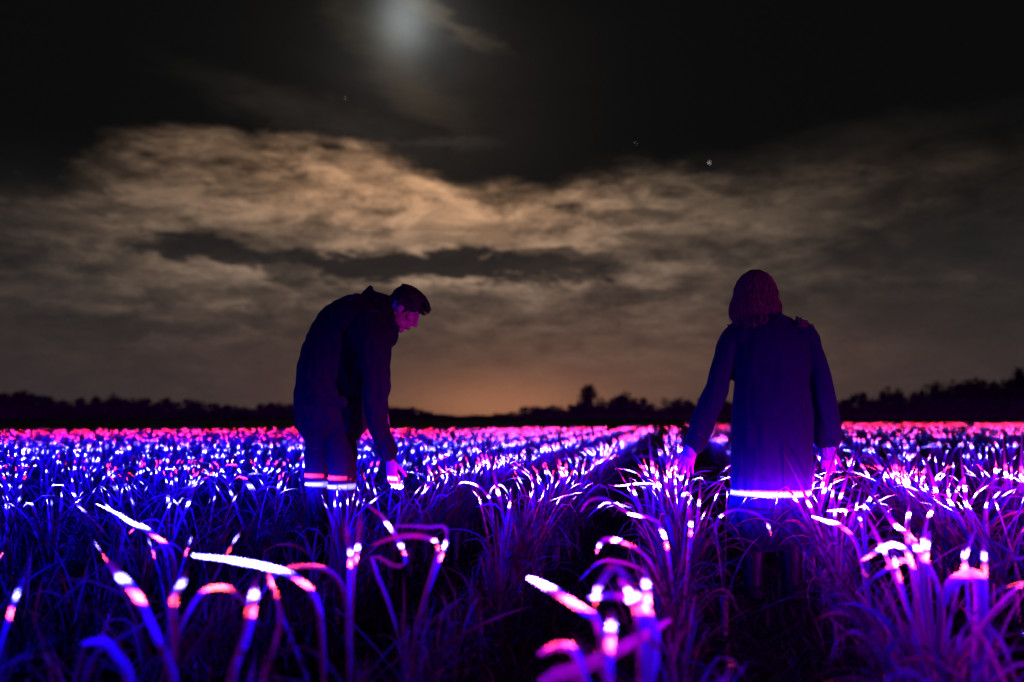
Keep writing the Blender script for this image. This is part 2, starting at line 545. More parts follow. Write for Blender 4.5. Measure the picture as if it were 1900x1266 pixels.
# ------------------------------------------------------------------ ground and sky bodies
def ground():
    xs = np.concatenate([-np.geomspace(6000, 14, 26), np.linspace(-13, 13, 105), np.geomspace(14, 6000, 26)])
    ys = np.concatenate([[-4000, -800, -150, -30, -8], np.linspace(-4, 32, 145), np.geomspace(36, 9000, 30)])
    X, Y = np.meshgrid(xs, ys)
    a = ROWANG
    V = X * math.cos(a) - Y * math.sin(a)
    inside = ((np.abs(X) < 14) & (Y > -5) & (Y < 33)).astype(float)
    Z = inside * (0.035 * np.cos((V - ROWOFF) / ROWGAP * 2 * math.pi) - 0.035)
    Z += inside * (np.sin(X * 7.3 + Y * 3.1) * 0.006 + np.sin(X * 2.1 - Y * 5.7) * 0.008)
    vs = np.stack([X, Y, Z], -1).reshape(-1, 3)
    nx = len(xs)
    idx = np.arange(len(vs)).reshape(len(ys), nx)
    fs = np.stack([idx[:-1, :-1], idx[:-1, 1:], idx[1:, 1:], idx[1:, :-1]], -1).reshape(-1, 4)
    tag(link('ground', mesh_from('ground', vs, fs, M['soil'])), kind='structure',
        label='dark ridged soil of the leek field reaching to the horizon')


ROWANG = math.atan((1250 - 950) / F_PX)     # the rows run a little to the right of the view
ROWOFF, ROWGAP = -0.03, 0.75
U = Vector((math.sin(ROWANG), math.cos(ROWANG), 0))
S = Vector((math.cos(ROWANG), -math.sin(ROWANG), 0))
ground()


def emit_mat(name, col, strength):
    mt = bpy.data.materials.new(name)
    mt.use_nodes = True
    t = mt.node_tree
    t.nodes.clear()
    k = NG(t)
    em = k.new('ShaderNodeEmission')
    em.inputs['Color'].default_value = tuple(col) + (1,)
    em.inputs['Strength'].default_value = strength
    o = k.new('ShaderNodeOutputMaterial')
    k.l.new(em.outputs[0], o.inputs['Surface'])
    return mt


def ico(radius, sub=1):
    import bmesh
    bm = bmesh.new()
    bmesh.ops.create_icosphere(bm, subdivisions=sub, radius=radius)
    vs = [v.co[:] for v in bm.verts]
    fs = [[v.index for v in f.verts] for f in bm.faces]
    bm.free()
    return np.array(vs), fs


for (px, py, r, st, lab) in [
        (1316, 302, 4.0, 3.0, 'bright white star just above the right cloud bank'),
        (1180, 266, 2.4, 1.4, 'faint star left of and above the brighter star over the right cloud bank'),
        (640, 183, 2.4, 1.2, 'faint star below and left of the veiled moon')]:
    vs, fs = ico(r, 2)
    o = link('star', mesh_from('star', vs, fs, emit_mat('starlight', (0.85, 0.8, 0.8), st)), loc=CAM + pix_dir(px, py).normalized() * 7500)
    tag(o, lab, 'star')

# ------------------------------------------------------------------ leaves
def leaf_arrays(base, az_, L, W, e0, bend, kt, ka, tw, drift, segs, cols=3, fold=0.5):
    """vectorised strap leaves; returns verts (n, (segs+1)*cols, 3) and faces"""
    n = len(az_)
    t = np.linspace(0, 1, segs + 1)[None, :]
    sm = np.clip((t - kt[:, None]) / 0.10, 0, 1)
    sm = sm * sm * (3 - 2 * sm)
    ang = e0[:, None] - bend[:, None] * t ** 1.6 - ka[:, None] * sm
    a = az_[:, None] + drift[:, None] * t
    mid = 0.5 * (ang[:, 1:] + ang[:, :-1])
    am = 0.5 * (a[:, 1:] + a[:, :-1])
    ds = (L / segs)[:, None]
    px = np.concatenate([np.zeros((n, 1)), np.cumsum(np.cos(mid) * np.cos(am) * ds, 1)], 1)
    py = np.concatenate([np.zeros((n, 1)), np.cumsum(np.cos(mid) * np.sin(am) * ds, 1)], 1)
    pz = np.concatenate([np.zeros((n, 1)), np.cumsum(np.sin(mid) * ds, 1)], 1)
    P = np.stack([px, py, pz], -1) + base[:, None, :]
    P[..., 2] = np.maximum(P[..., 2], 0.02)
    T = np.stack([np.cos(ang) * np.cos(a), np.cos(ang) * np.sin(a), np.sin(ang)], -1)
    Sd = np.stack([-np.sin(a), np.cos(a), np.zeros_like(a)], -1)
    Nn = np.cross(T, Sd)
    tt = tw[:, None] * t
    S2 = Sd * np.cos(tt)[..., None] + Nn * np.sin(tt)[..., None]
    N2 = np.cross(T, S2)
    prof = np.clip((1 - t) / 0.45, 0, 1) ** 0.75 * (0.65 + 0.35 * np.clip(t / 0.2, 0, 1)) + 0.02
    w = W[:, None] * prof * 0.5
    if cols == 3:
        V = np.stack([P - S2 * w[..., None], P - N2 * (w * fold)[..., None], P + S2 * w[..., None]], 2)
    else:
        V = np.stack([P - S2 * w[..., None], P + S2 * w[..., None]], 2)
    V = V.reshape(n, -1, 3)
    f = []
    for i in range(segs):
        for j in range(cols - 1):
            a0 = i * cols + j
            f.append((a0, a0 + 1, a0 + cols + 1, a0 + cols))
    return V, np.array(f)


def random_leaf_params(n, tall=1.0, az0=None):
    if az0 is None:
        az_ = rng.uniform(0, 2 * math.pi, n)
    else:
        az_ = az0 + rng.choice([0, math.pi], n) + rng.normal(0, 0.55, n)
    L = rng.uniform(0.34, 0.62, n) * tall
    W = rng.uniform(0.010, 0.024, n)
    e0 = R(86) - np.abs(rng.normal(0, R(17), n))
    style = rng.random(n)
    bend = np.where(style < 0.35, rng.uniform(R(5), R(40), n), rng.uniform(R(40), R(150), n))
    ka = np.where(rng.random(n) < 0.35, rng.uniform(R(40), R(120), n), 0.0)
    kt = rng.uniform(0.4, 0.85, n)
    tw = rng.normal(0, 0.7, n)
    drift = rng.normal(0, 0.25, n)
    return az_, L, W, e0, bend, kt, ka, tw, drift


def shaft_mesh(h=0.17, r=0.014):
    vs, fs = [], []
    for i, (z, rr) in enumerate([(-0.04, r * 1.1), (0.05, r), (h * 0.7, r * 1.05), (h, r * 1.3)]):
        for k in range(8):
            a = k / 8 * 2 * math.pi
            vs.append((math.cos(a) * rr, math.sin(a) * rr * 0.85, z))
        if i:
            for k in range(8):
                b, c = (i - 1) * 8, i * 8
                fs.append((b + k, b + (k + 1) % 8, c + (k + 1) % 8, c + k))
    return mesh_from('stem', vs, fs, M['stem'])


SHAFTS = [shaft_mesh(0.16 + 0.02 * i, 0.012 + 0.001 * i) for i in range(4)]
PROTOS = []
for i in range(18):
    n = random.choice((8, 9, 10, 11))
    prm = list(random_leaf_params(n, 1.0, az0=0.0))
    h = 0.10 + np.linspace(0, 0.09, n)
    base = np.stack([np.cos(prm[0]) * 0.008, np.sin(prm[0]) * 0.008, h], -1)
    V, Fc = leaf_arrays(base, *prm, 11)
    meshes = []
    for j in range(n):
        mt = M['leaf'] if random.random() < 0.62 else (M['leaf_pale'] if random.random() < 0.7 else M['leaf_dry'])
        meshes.append(strip_attr(mesh_from('leaf', V[j], Fc, mt)))
    PROTOS.append(meshes)

PEOPLE_FEET = []      # kept clear of plants: (x, y, r)
WOMAN_Y, MAN_Y = 4.6, 5.08
PEOPLE_FEET.append((at(1430, 1000, WOMAN_Y).x, WOMAN_Y, 0.27))
PEOPLE_FEET.append((at(612, 1000, MAN_Y).x, MAN_Y, 0.24))


def edge_y(x_over_y):
    px = CX + F_PX * x_over_y
    return float(np.interp(px, [-300, 0, 700, 1250, 1275, 1900, 2200], [22, 23.5, 27, 30, 44, 46, 46]))


near, far = [], []
for k in range(-70, 72):
    v0 = ROWOFF + k * ROWGAP
    s = 0.2 + random.random() * 0.1
    while s < 50:
        s += random.uniform(0.085, 0.15) * (1.0 if s < 9 else 1.05)
        v = v0 + random.gauss(0, 0.045)
        p = U * s + S * v
        if p.y < 1.02 or abs(p.x) / p.y > 0.70:
            continue
        if p.y > edge_y(p.x / p.y):
            continue
        if any((p.x - a) ** 2 + (p.y - b) ** 2 < r * r for a, b, r in PEOPLE_FEET):
            continue
        d = math.hypot(p.x, p.y)
        # the furrow where the picture goes dark has a thinner, lower stand
        if d < 1.30 and abs(v) < 0.30:
            continue
        # to the right the stand is gappy
        if p.x / p.y > 0.17 and 6.5 < p.y and random.random() < 0.6 + 0.25 * math.sin(p.y * 0.9 + p.x):
            continue
        inside = abs(p.x) / p.y < 0.60
        if inside and d < 12:
            near.append((d, p, k))
        else:
            far.append((d, p, k))
near.sort(key=lambda q: q[0])
NEAR_N = 290
far += near[NEAR_N:]
near = near[:NEAR_N]

ONES = ['', 'first', 'second', 'third', 'fourth', 'fifth', 'sixth', 'seventh', 'eighth', 'ninth', 'tenth', 'eleventh', 'twelfth',
        'thirteenth', 'fourteenth', 'fifteenth', 'sixteenth', 'seventeenth', 'eighteenth', 'nineteenth']
TENS = {2: ('twentieth', 'twenty'), 3: ('thirtieth', 'thirty'), 4: ('fortieth', 'forty'), 5: ('fiftieth', 'fifty'),
        6: ('sixtieth', 'sixty'), 7: ('seventieth', 'seventy'), 8: ('eightieth', 'eighty'), 9: ('ninetieth', 'ninety')}


def nth(n):
    if n < 20:
        return ONES[n]
    t, o = divmod(n, 10)
    return TENS[t][0] if o == 0 else TENS[t][1] + '-' + ONES[o]


ORDR = ['', 'first', 'second', 'third', 'fourth', 'fifth', 'sixth', 'seventh', 'eighth', 'ninth', 'tenth', 'eleventh', 'twelfth']


def row_name(k):
    if k == 0:
        return 'the row between the two people'
    if k > 0:
        return 'the %s row right of the long coat' % ORDR[min(k, 12)]
    if k == -1:
        return 'the row left of the dark furrow'
    if k == -2:
        return 'the row right of the stooping person'
    return 'the %s row left of the stooping person' % ORDR[min(-k - 2, 12)]


row_count = {}


def plant_label(k, d):
    i = row_count.get(k, 0)
    row_count[k] = i + 1
    return '%s leek from the camera in %s' % ('nearest' if i == 0 else nth(i + 1), row_name(k))


def put_plant(p, k, d, sc, rot, proto):
    o = bpy.data.objects.new('leek_plant', None)
    o.empty_display_size = 0.05
    COL.objects.link(o)
    o.location = (p.x, p.y, -0.01)
    o.rotation_euler = (random.gauss(0, 0.05), random.gauss(0, 0.05), rot)
    o.scale = (sc, sc, sc)
    tag(o, plant_label(k, d), 'leek', 'leek plants of the lit field')
    st = link('stem', random.choice(SHAFTS), o)
    for me in PROTOS[proto]:
        link('leaf', me, o)
    return o


for (d, p, k) in near:
    sc = random.uniform(0.86, 1.14)
    if d < 4.0 and p.x < 0.55 * p.y - 0.2:
        sc *= 0.74
    if p.y > 4.6:
        sc *= 1.05
    if k in (-1, 0, 1) and p.y < 3.6:
        sc *= 0.86
    if p.x > 0.25 * p.y and 3.2 < p.y < 6:
        sc *= 1.12
    if abs(k) <= 1 and p.y > 3.0 and k >= 0:
        sc *= 1.05
    put_plant(p, k, d, sc, random.uniform(0, 2 * math.pi), random.randrange(len(PROTOS)))

# the rest of the field: one mass
FP = np.array([[q[1].x, q[1].y, 0.0] for q in far])
FD = np.array([q[0] for q in far])
parts_v, parts_f, off = [], [], 0
for lo, hi, nl, segs, wmul in ((0, 9, 9, 9, 1.0), (9, 16, 8, 7, 1.05), (16, 60, 6, 5, 1.25)):
    sel = FP[(FD >= lo) & (FD < hi)]
    if not len(sel):
        continue
    b = np.repeat(sel, nl, 0)
    n = len(b)
    b = b + np.stack([rng.normal(0, .012, n), rng.normal(0, .012, n), rng.uniform(.10, .18, n)], -1)
    prm = list(random_leaf_params(n, 1.0))
    scl = np.repeat(rng.uniform(0.90, 1.18, len(sel)), nl)
    prm[1] = prm[1] * scl
    up = rng.random(n) < 0.6
    prm[3] = np.where(up, R(86) - np.abs(rng.normal(0, R(8), n)), prm[3])
    prm[5] = np.where(up, rng.uniform(0, R(35), n), prm[5])
    prm[7] = np.where(up, 0, prm[7])
    prm[1] = np.where(up, rng.uniform(0.38, 0.53, n), prm[1])
    prm[2] = prm[2] * wmul
    V, Fc = leaf_arrays(b, *prm, segs, cols=2)
    nv = V.shape[1]
    parts_v.append(V.reshape(-1, 3))
    F_all = (Fc[None] + (np.arange(n) * nv)[:, None, None]).reshape(-1, 4) + off
    parts_f.append(F_all)
    off += n * nv
tag(link('leek_field', mesh_from('leek_field', np.concatenate(parts_v), np.concatenate(parts_f), M['leaf_many'])),
    'dense rows of leeks stretching away with lit leaf tips', 'leeks', kind='stuff')


# low weeds and fallen leaves on the soil
def weeds():
    n = 52000
    d = rng.uniform(1.2, 12, n) ** 1.0
    x = rng.uniform(-0.65, 0.65, n) * d
    y = d
    b = np.stack([x, y, np.zeros(n) + 0.0], -1)
    vv = x * math.cos(ROWANG) - y * math.sin(ROWANG)
    ph = np.abs(((vv - ROWOFF) / ROWGAP + 0.5) % 1 - 0.5)       # 0 on the row, .5 in the furrow
    keep = rng.random(n) < (1.0 - 1.3 * ph)
    b = b[keep]
    ph = ph[keep]
    n = len(b)
    az_ = rng.uniform(0, 2 * math.pi, n)
    L = rng.uniform(0.06, 0.26, n) * (1.15 - 1.2 * ph)
    W = rng.uniform(0.006, 0.020, n)
    V, Fc = leaf_arrays(b, az_, L, W, rng.uniform(R(25), R(88), n), rng.uniform(0, R(110), n), np.full(n, .5),
                        np.zeros(n), rng.normal(0, .8, n), rng.normal(0, .4, n), 4, cols=2)
    nv = V.shape[1]
    F_all = (Fc[None] + (np.arange(n) * nv)[:, None, None]).reshape(-1, 4)
    tag(link('low_weeds', mesh_from('low_weeds', V.reshape(-1, 3), F_all, M['weed'])),
        'low tangled weeds and grass on the soil between the leeks', 'weeds', kind='stuff')


weeds()
# ------------------------------------------------------------------ single plants that stand out in the foreground
def catmull(pts, n):
    P = [pts[0]] + list(pts) + [pts[-1]]
    out = []
    segn = len(pts) - 1
    for i in range(n + 1):
        u = i / n * segn
        j = min(int(u), segn - 1)
        t = u - j
        a, b, c, d = P[j], P[j + 1], P[j + 2], P[j + 3]
        out.append(0.5 * ((2 * b) + (c - a) * t + (2 * a - 5 * b + 4 * c - d) * t * t + (3 * b - a - 3 * c + d) * t ** 3))
    return out


def strap_mesh(pts, width, n=16, roll=0.0, mat='leaf', tip=0.5):
    """a folded strap leaf along points given tip first"""
    C = catmull(pts, n)
    vs, fs = [], []
    for i, p in enumerate(C):
        t = (C[min(i + 1, n)] - C[max(i - 1, 0)]).normalized()
        view = (CAM - p).normalized()
        s = t.cross(view).normalized()
        nn = s.cross(t).normalized()
        a = roll + 0.25 * math.sin(i * 0.5)
        s2 = s * math.cos(a) + nn * math.sin(a)
        n2 = s2.cross(t)
        w = width * 0.29 * (min(1.0, (i / n / tip + 0.12)) ** 0.7)
        vs += [p - s2 * w, p - n2 * w * 0.55, p + s2 * w]
        if i:
            b = (i - 1) * 3
            fs += [(b, b + 1, b + 4, b + 3), (b + 1, b + 2, b + 5, b + 4)]
    return vs, fs, M[mat]


def hero_plant(label, base, leaves, extra=5, sc=0.85, cat='leek', low=True):
    """base: pixel and distance of the foot; leaves: (points tip first, width, material)"""
    bx = at(base[0], 900, base[1])
    root = bpy.data.objects.new('leek_plant', None)
    root.empty_display_size = 0.05
    COL.objects.link(root)
    root.location = (bx.x, base[1], -0.01)
    tag(root, label, cat, 'leek plants of the lit field')
    link('stem', random.choice(SHAFTS), root)
    foot = Vector((bx.x, base[1], 0.14))
    for lf in leaves:
        pts, w = lf[0], lf[1]
        mt = lf[2] if len(lf) > 2 else 'leaf'
        P = []
        for q in pts:
            if q[2] in ('s', 'r'):
                P.append(at_z(q[0], q[1], SHEET if q[2] == 's' else 0.522))
            else:      # steeper through the sheet of light
                v = at(q[0], q[1], q[2])
                P.append(at(q[0], q[1], q[2] * (0.93 if v.z > SHEET else 1.05)))
        P = P + [P[-1].lerp(foot, 0.55) + Vector((0, 0, 0.03)), foot]
        vs, fs, mm = strap_mesh(P, w, 20, roll=random.uniform(-.5, .5), mat=mt, tip=0.25)
        vs = [v - root.location for v in vs]
        link('leaf', strip_attr(mesh_from('leaf', [v[:] for v in vs], fs, mm)), root)
    prm = list(random_leaf_params(extra, sc))
    prm[3] = prm[3] - 0.35
    prm[5] = prm[5] + 0.5
    b = np.stack([np.cos(prm[0]) * 0.008, np.sin(prm[0]) * 0.008, np.linspace(0.10, 0.18, extra)], -1)
    V, Fc = leaf_arrays(b, *prm, 11)
    for j in range(extra):
        link('leaf', strip_attr(mesh_from('leaf', V[j], Fc, M['leaf'] if j % 3 else M['leaf_pale'])), root)
    return root


hero_plant('leek with one long leaf lying level and lit white end to end, front left', (618, 2.15), [
    ([(356, 1031, 's'), (420, 1038, 's'), (490, 1051, 's'), (545, 1070, 2.2), (590, 1120, 2.17)], .027, 'leaf_pale'),
    ([(498, 1062, 2.3), (502, 1082, 'r'), (530, 1160, 2.2)], .018)], 6)
hero_plant('nearest leek at lower left, its leaning leaf lit white above red', (345, 1.95), [
    ([(200, 1040, 2.15), (225, 1072, 's'), (256, 1109, 'r'), (290, 1180, 1.96), (320, 1250, 1.95)], .036, 'leaf_pale'),
    ([(345, 1058, 2.05), (338, 1082, 's'), (322, 1115, 'r'), (324, 1190, 2.0)], .030)], 4)
hero_plant('leek with a small leaf arching over between two lit tips at lower left', (330, 2.06), [
    ([(486, 1165, 2.15), (455, 1118, 2.2), (432, 1097, 2.15), (404, 1090, 'r'), (372, 1102, 2.15), (335, 1165, 2.15), (322, 1240, 2.1)], .022)], 3)
hero_plant('leek with a broad leaf under stacked white and red lights, lower left', (430, 1.9), [
    ([(476, 1075, 2.0), (472, 1102, 's'), (465, 1136, 'r'), (458, 1180, 1.9), (432, 1250, 1.9)], .034, 'leaf_pale'),
    ([(510, 1090, 2.1), (520, 1150, 2.05), (500, 1230, 2.0)], .024)], 4)
hero_plant('leek with two upright pink tips over one big white light', (655, 2.55), [
    ([(640, 958, 2.55), (646, 1000, 2.55), (650, 1026, 's'), (648, 1080, 2.5)], .026, 'leaf_pale'),
    ([(668, 950, 2.58), (667, 990, 2.58), (664, 1016, 's'), (655, 1070, 2.55)], .026, 'leaf_pale'),
    ([(470, 1130, 2.4), (520, 1060, 2.45), (600, 1055, 2.5), (640, 1100, 2.5)], .026)], 6)
hero_plant('leek with a thin leaf kinked below its bright slanting light, mid left', (760, 2.85), [
    ([(625, 903, 3.3), (700, 950, 3.1), (718, 972, 's'), (738, 1000, 2.85), (752, 1040, 2.8), (735, 1052, 2.78), (690, 1034, 2.75)], .026, 'leaf_pale'),
    ([(690, 1012, 2.7), (740, 996, 2.75), (790, 997, 2.8), (812, 1020, 2.8)], .024),
    ([(730, 976, 2.9), (790, 978, 2.9), (830, 990, 2.9)], .020)], 6)
hero_plant('leek whose lit leaf points up left over the dark furrow', (1150, 1.95), [
    ([(978, 1072, 's'), (1005, 1084, 's'), (1040, 1105, 2.0), (1085, 1135, 1.95), (1110, 1160, 1.93)], .034, 'leaf_pale')], 3)
hero_plant('leek with a tent shaped leaf between two white lights, front of centre row', (1190, 2.0), [
    ([(1104, 1125, 2.0), (1107, 1096, 's'), (1128, 1062, 2.0), (1142, 1052, 2.0), (1165, 1080, 1.95), (1190, 1130, 1.93)], .026),
    ([(1150, 1075, 2.0), (1172, 1098, 's'), (1195, 1130, 1.93), (1215, 1180, 1.9)], .040, 'leaf_pale'),
    ([(1196, 1050, 2.1), (1199, 1084, 's'), (1203, 1130, 2.0), (1208, 1190, 1.95)], .030, 'leaf_pale'),
    ([(1090, 1110, 1.95), (1140, 1106, 1.92), (1180, 1130, 1.9)], .028)], 6)
hero_plant('closest leek at bottom centre with a blue light above a round red one', (1130, 1.75), [
    ([(1136, 1135, 1.7), (1134, 1162, 's'), (1131, 1196, 'r'), (1128, 1240, 1.6)], .030),
    ([(1245, 1150, 2.05), (1210, 1172, 1.95), (1150, 1205, 1.85), (1080, 1240, 1.75), (1010, 1275, 1.65)], .048, 'leaf_pale'),
    ([(1000, 1215, 1.62), (1040, 1200, 1.65), (1075, 1225, 1.65)], .030, 'leaf_pale')], 4)
hero_plant('leek with a long thin leaf bowed far out to the left of the centre row', (1262, 3.1), [
    ([(1078, 950, 3.4), (1092, 930, 3.4), (1120, 925, 3.4), (1150, 942, 3.3), (1172, 955, 's'), (1225, 975, 3.2)], .022, 'leaf_pale'),
    ([(1275, 930, 3.2), (1281, 955, 3.2), (1282, 973, 's'), (1278, 1030, 3.15)], .026, 'leaf_pale'),
    ([(1105, 1030, 2.8), (1120, 1003, 2.8), (1160, 1008, 2.85), (1205, 1040, 2.9)], .026),
    ([(1075, 1078, 2.7), (1110, 1045, 2.7), (1150, 1043, 2.75), (1200, 1065, 2.8)], .024)], 8)
hero_plant('leek with a slender arching tip beside the hem of the long coat', (1340, 3.7), [
    ([(1330, 905, 3.9), (1333, 885, 3.9), (1343, 872, 3.9), (1353, 878, 3.9), (1356, 905, 3.9), (1349, 917, 's')], .012),
    ([(1432, 1000, 3.2), (1420, 965, 3.3), (1385, 948, 3.4), (1350, 950, 3.5), (1328, 975, 3.6)], .018)], 4)
hero_plant('leek with a level leaf lit as a bar left of the long coat person\'s hand', (1240, 4.4), [
    ([(1128, 900, 4.6), (1150, 902, 's'), (1185, 898, 's'), (1222, 905, 's')], .018, 'leaf_pale'),
    ([(1172, 866, 4.6), (1200, 885, 4.6), (1225, 900, 's')], .014)], 8)
hero_plant('leek with a dark leaf tilted over a small red tip at the right', (1795, 2.35), [
    ([(1788, 1012, 2.5), (1789, 1030, 's'), (1794, 1075, 2.4), (1798, 1150, 2.35)], .020),
    ([(1752, 1125, 2.3), (1765, 1085, 2.35), (1800, 1068, 2.35), (1818, 1088, 2.35)], .060)], 5)
hero_plant('leek with one upright stalk lit white over red at the far right', (1832, 2.25), [
    ([(1824, 990, 2.5), (1826, 1032, 's'), (1828, 1075, 2.35), (1832, 1150, 2.3)], .020)], 5)
hero_plant('leek with two level leaves lit as white bars right of the coat hem', (1610, 3.3), [
    ([(1506, 958, 's'), (1535, 968, 's'), (1560, 976, 3.2), (1590, 1010, 3.2)], .026, 'leaf_pale'),
    ([(1535, 948, 's'), (1562, 947, 's'), (1588, 950, 3.5), (1600, 985, 3.4)], .022, 'leaf_pale'),
    ([(1604, 915, 3.6), (1604, 940, 's'), (1606, 990, 3.4)], .018)], 8)
hero_plant('leek whose long leaf reaches up to the fingers of the person in the long coat', (1700, 2.95), [
    ([(1552, 862, 4.45), (1575, 880, 4.1), (1610, 912, 3.7), (1650, 960, 3.2), (1665, 978, 's'), (1700, 1010, 3.0)], .028, 'leaf_pale'),
    ([(1690, 930, 3.1), (1686, 955, 's'), (1684, 1000, 3.0)], .030, 'leaf_pale'),
    ([(1735, 930, 3.1), (1727, 952, 's'), (1715, 985, 3.0)], .026, 'leaf_pale')], 8)
hero_plant('leek in the right row with a pair of big white lights where leaves cross', (1720, 2.55), [
    ([(1690, 1000, 2.75), (1703, 1018, 's'), (1722, 1050, 2.6), (1745, 1110, 2.55)], .036, 'leaf_pale'),
    ([(1725, 985, 2.85), (1720, 1012, 's'), (1718, 1060, 2.6)], .026, 'leaf_pale'),
    ([(1600, 1040, 2.6), (1640, 1016, 's'), (1665, 1012, 's'), (1690, 1040, 2.6)], .026),
    ([(1590, 1100, 2.5), (1640, 1060, 2.5), (1690, 1045, 2.5)], .022)], 7)
hero_plant('leek with a lit leaf hooked over to the left behind the front left plants', (340, 2.9), [
    ([(178, 935, 's'), (215, 952, 's'), (240, 968, 's'), (280, 990, 3.0), (320, 1030, 2.95)], .026, 'leaf_pale'),
    ([(240, 990, 3.2), (262, 975, 's'), (300, 1010, 3.0), (312, 1060, 2.95)], .024)], 8)
hero_plant('leek with a long white lit leaf arching left, right of the stooping person', (925, 4.3), [
    ([(846, 905, 4.6), (858, 895, 's'), (880, 899, 's'), (898, 912, 4.4), (912, 935, 4.35)], .022, 'leaf_pale'),
    ([(950, 930, 4.2), (932, 902, 's'), (915, 905, 's'), (908, 930, 4.3)], .018)], 9)
hero_plant('leek drooping at the lower left corner with one folded unlit leaf', (245, 1.75), [
    ([(150, 1195, 1.85), (190, 1190, 1.83), (215, 1215, 1.8), (240, 1262, 1.75)], .034, 'leaf_pale')], 3)

# ------------------------------------------------------------------ tree line across the far side
def crown_mesh(seed, tall, nl):
    r = random.Random(seed)
    lobes = []
    for i in range(nl):
        z = r.uniform(0.08, 0.85)
        rad = 0.5 * math.sin(math.pi * min(1, max(.15, z))) ** 0.6
        a = r.uniform(0, 6.28)
        q = r.uniform(0.1, 0.75)
        lobes.append((math.cos(a) * rad * q, math.sin(a) * rad * q, z, r.uniform(0.13, 0.26)))
    lobes += [(0, 0, 0.5, 0.32), (0, 0, .2, .34), (.2, 0, .15, .25), (-.2, 0, .15, .25)]
    vs, fs = [], []
    for i in range(1300):
        lx, ly, lz, lr = r.choice(lobes)
        d = Vector((r.gauss(0, 1), r.gauss(0, 1), r.gauss(0, 1))).normalized() * lr * (r.random() ** 0.38) * r.uniform(.9, 1.12)
        c = Vector((lx, ly, lz)) + d * Vector((1, 1, 0.9)).length / 1.7
        if c.z < 0:
            c.z *= -0.3
        s = r.uniform(0.022, 0.06)
        u = Vector((r.gauss(0, 1), r.gauss(0, 1), r.gauss(0, 1))).normalized() * s
        w = Vector((r.gauss(0, 1), r.gauss(0, 1), r.gauss(0, 1))).cross(u).normalized() * s * r.uniform(.4, 1)
        b = len(vs)
        vs += [c - u, c - w, c + u, c + w]
        fs.append((b, b + 1, b + 2, b + 3))
    return mesh_from('crown', [v[:] for v in vs], fs, M['crown'], smooth=False)


def trunk_mesh(seed):
    r = random.Random(seed)
    vs, fs = [], []

    def limb(p0, p1, r0, r1):
        ax = (p1 - p0).normalized()
        s = ax.orthogonal().normalized()
        t = ax.cross(s)
        b = len(vs)
        for p, rr in ((p0, r0), (p0.lerp(p1, .5) + Vector((r.gauss(0, .01), r.gauss(0, .01), 0)), (r0 + r1) / 2), (p1, r1)):
            for k in range(6):
                a = k / 6 * 6.2832
                vs.append(p + s * math.cos(a) * rr + t * math.sin(a) * rr)
        for j in range(2):
            for k in range(6):
                fs.append((b + j * 6 + k, b + j * 6 + (k + 1) % 6, b + j * 6 + 6 + (k + 1) % 6, b + j * 6 + 6 + k))
    top = Vector((r.gauss(0, .02), r.gauss(0, .02), 0.75))
    limb(Vector((0, 0, -0.03)), top, 0.03, 0.008)
    for i in range(9):
        z = r.uniform(.2, .65)
        a = r.uniform(0, 6.28)
        p0 = Vector((0, 0, -0.03)).lerp(top, z)
        limb(p0, p0 + Vector((math.cos(a) * r.uniform(.15, .38), math.sin(a) * r.uniform(.15, .38), r.uniform(.12, .33))), .011, .003)
    return mesh_from('trunk', [v[:] for v in vs], fs, M['bark'])


CROWNS = [crown_mesh(100 + i, 1, 5 + i % 4) for i in range(12)]
TRUNKS = [trunk_mesh(200 + i) for i in range(5)]
SKY_LINE = [(-150, 722), (0, 724), (40, 724), (75, 731), (105, 744), (120, 738), (200, 733), (240, 741), (300, 740), (350, 743), (420, 749),
            (437, 760), (455, 762), (468, 748), (540, 747), (600, 748), (690, 752), (740, 751), (760, 755), (790, 764), (815, 767),
            (850, 773), (880, 768), (920, 773), (935, 763), (950, 771), (980, 754), (1000, 751), (1030, 755), (1060, 748),
            (1085, 746), (1105, 742), (1130, 736), (1155, 728), (1180, 735), (1195, 745), (1215, 752), (1240, 741), (1290, 738),
            (1330, 745), (1450, 742), (1550, 742), (1570, 735), (1620, 728), (1650, 722), (1690, 731), (1730, 711), (1760, 712), (1780, 706),
            (1800, 701), (1830, 703), (1860, 713), (1890, 690), (1950, 686), (2050, 700)]


def put_tree(px, top, Y, wpx, label, group, lift=0.0):
    p = at(px, HOR, Y)
    h = CAM.z + (HOR - top) / F_PX * Y
    o = bpy.data.objects.new('tree', None)
    COL.objects.link(o)
    o.location = (p.x, Y, 0)
    o.rotation_euler = (0, 0, random.uniform(0, 6.28))
    tag(o, label, 'tree', group)
    w = wpx / F_PX * Y
    c = link('crown', random.choice(CROWNS), o)
    c.scale = (w, w, h * (1 - lift) / 0.93)
    c.location = (0, 0, h * lift - 0.06 * h)
    t = link('trunk', random.choice(TRUNKS), o)
    t.scale = (h * .9, h * .9, h)
    return o


TREE_N = {}


def tree_section(px, kind='tree'):
    if px < 445:
        look, where, grp = 'low dense', 'left tree line', 'trees of the left tree line'
    elif px < 790:
        look, where, grp = 'small', 'tree line behind the stooping person', 'trees behind the stooping person'
    elif px < 1050:
        look, where, grp = 'low', 'tree line against the orange glow', 'trees against the glow'
    elif px < 1350:
        look, where, grp = 'rounded', 'tree line just right of the orange glow', 'trees right of the glow'
    elif px < 1620:
        look, where, grp = 'low', 'tree line beside the long coat', 'trees beside the long coat'
    else:
        look, where, grp = 'tall dark', 'rising tree line at the far right', 'trees of the right tree line'
    if kind == 'bush':
        look = 'broad low' if look.startswith('low') else look
    key = (kind, where)
    TREE_N[key] = TREE_N.get(key, 0) + 1
    n = TREE_N[key]
    return '%s %s, %s from the left in the %s' % (look, kind, nth(n), where), grp


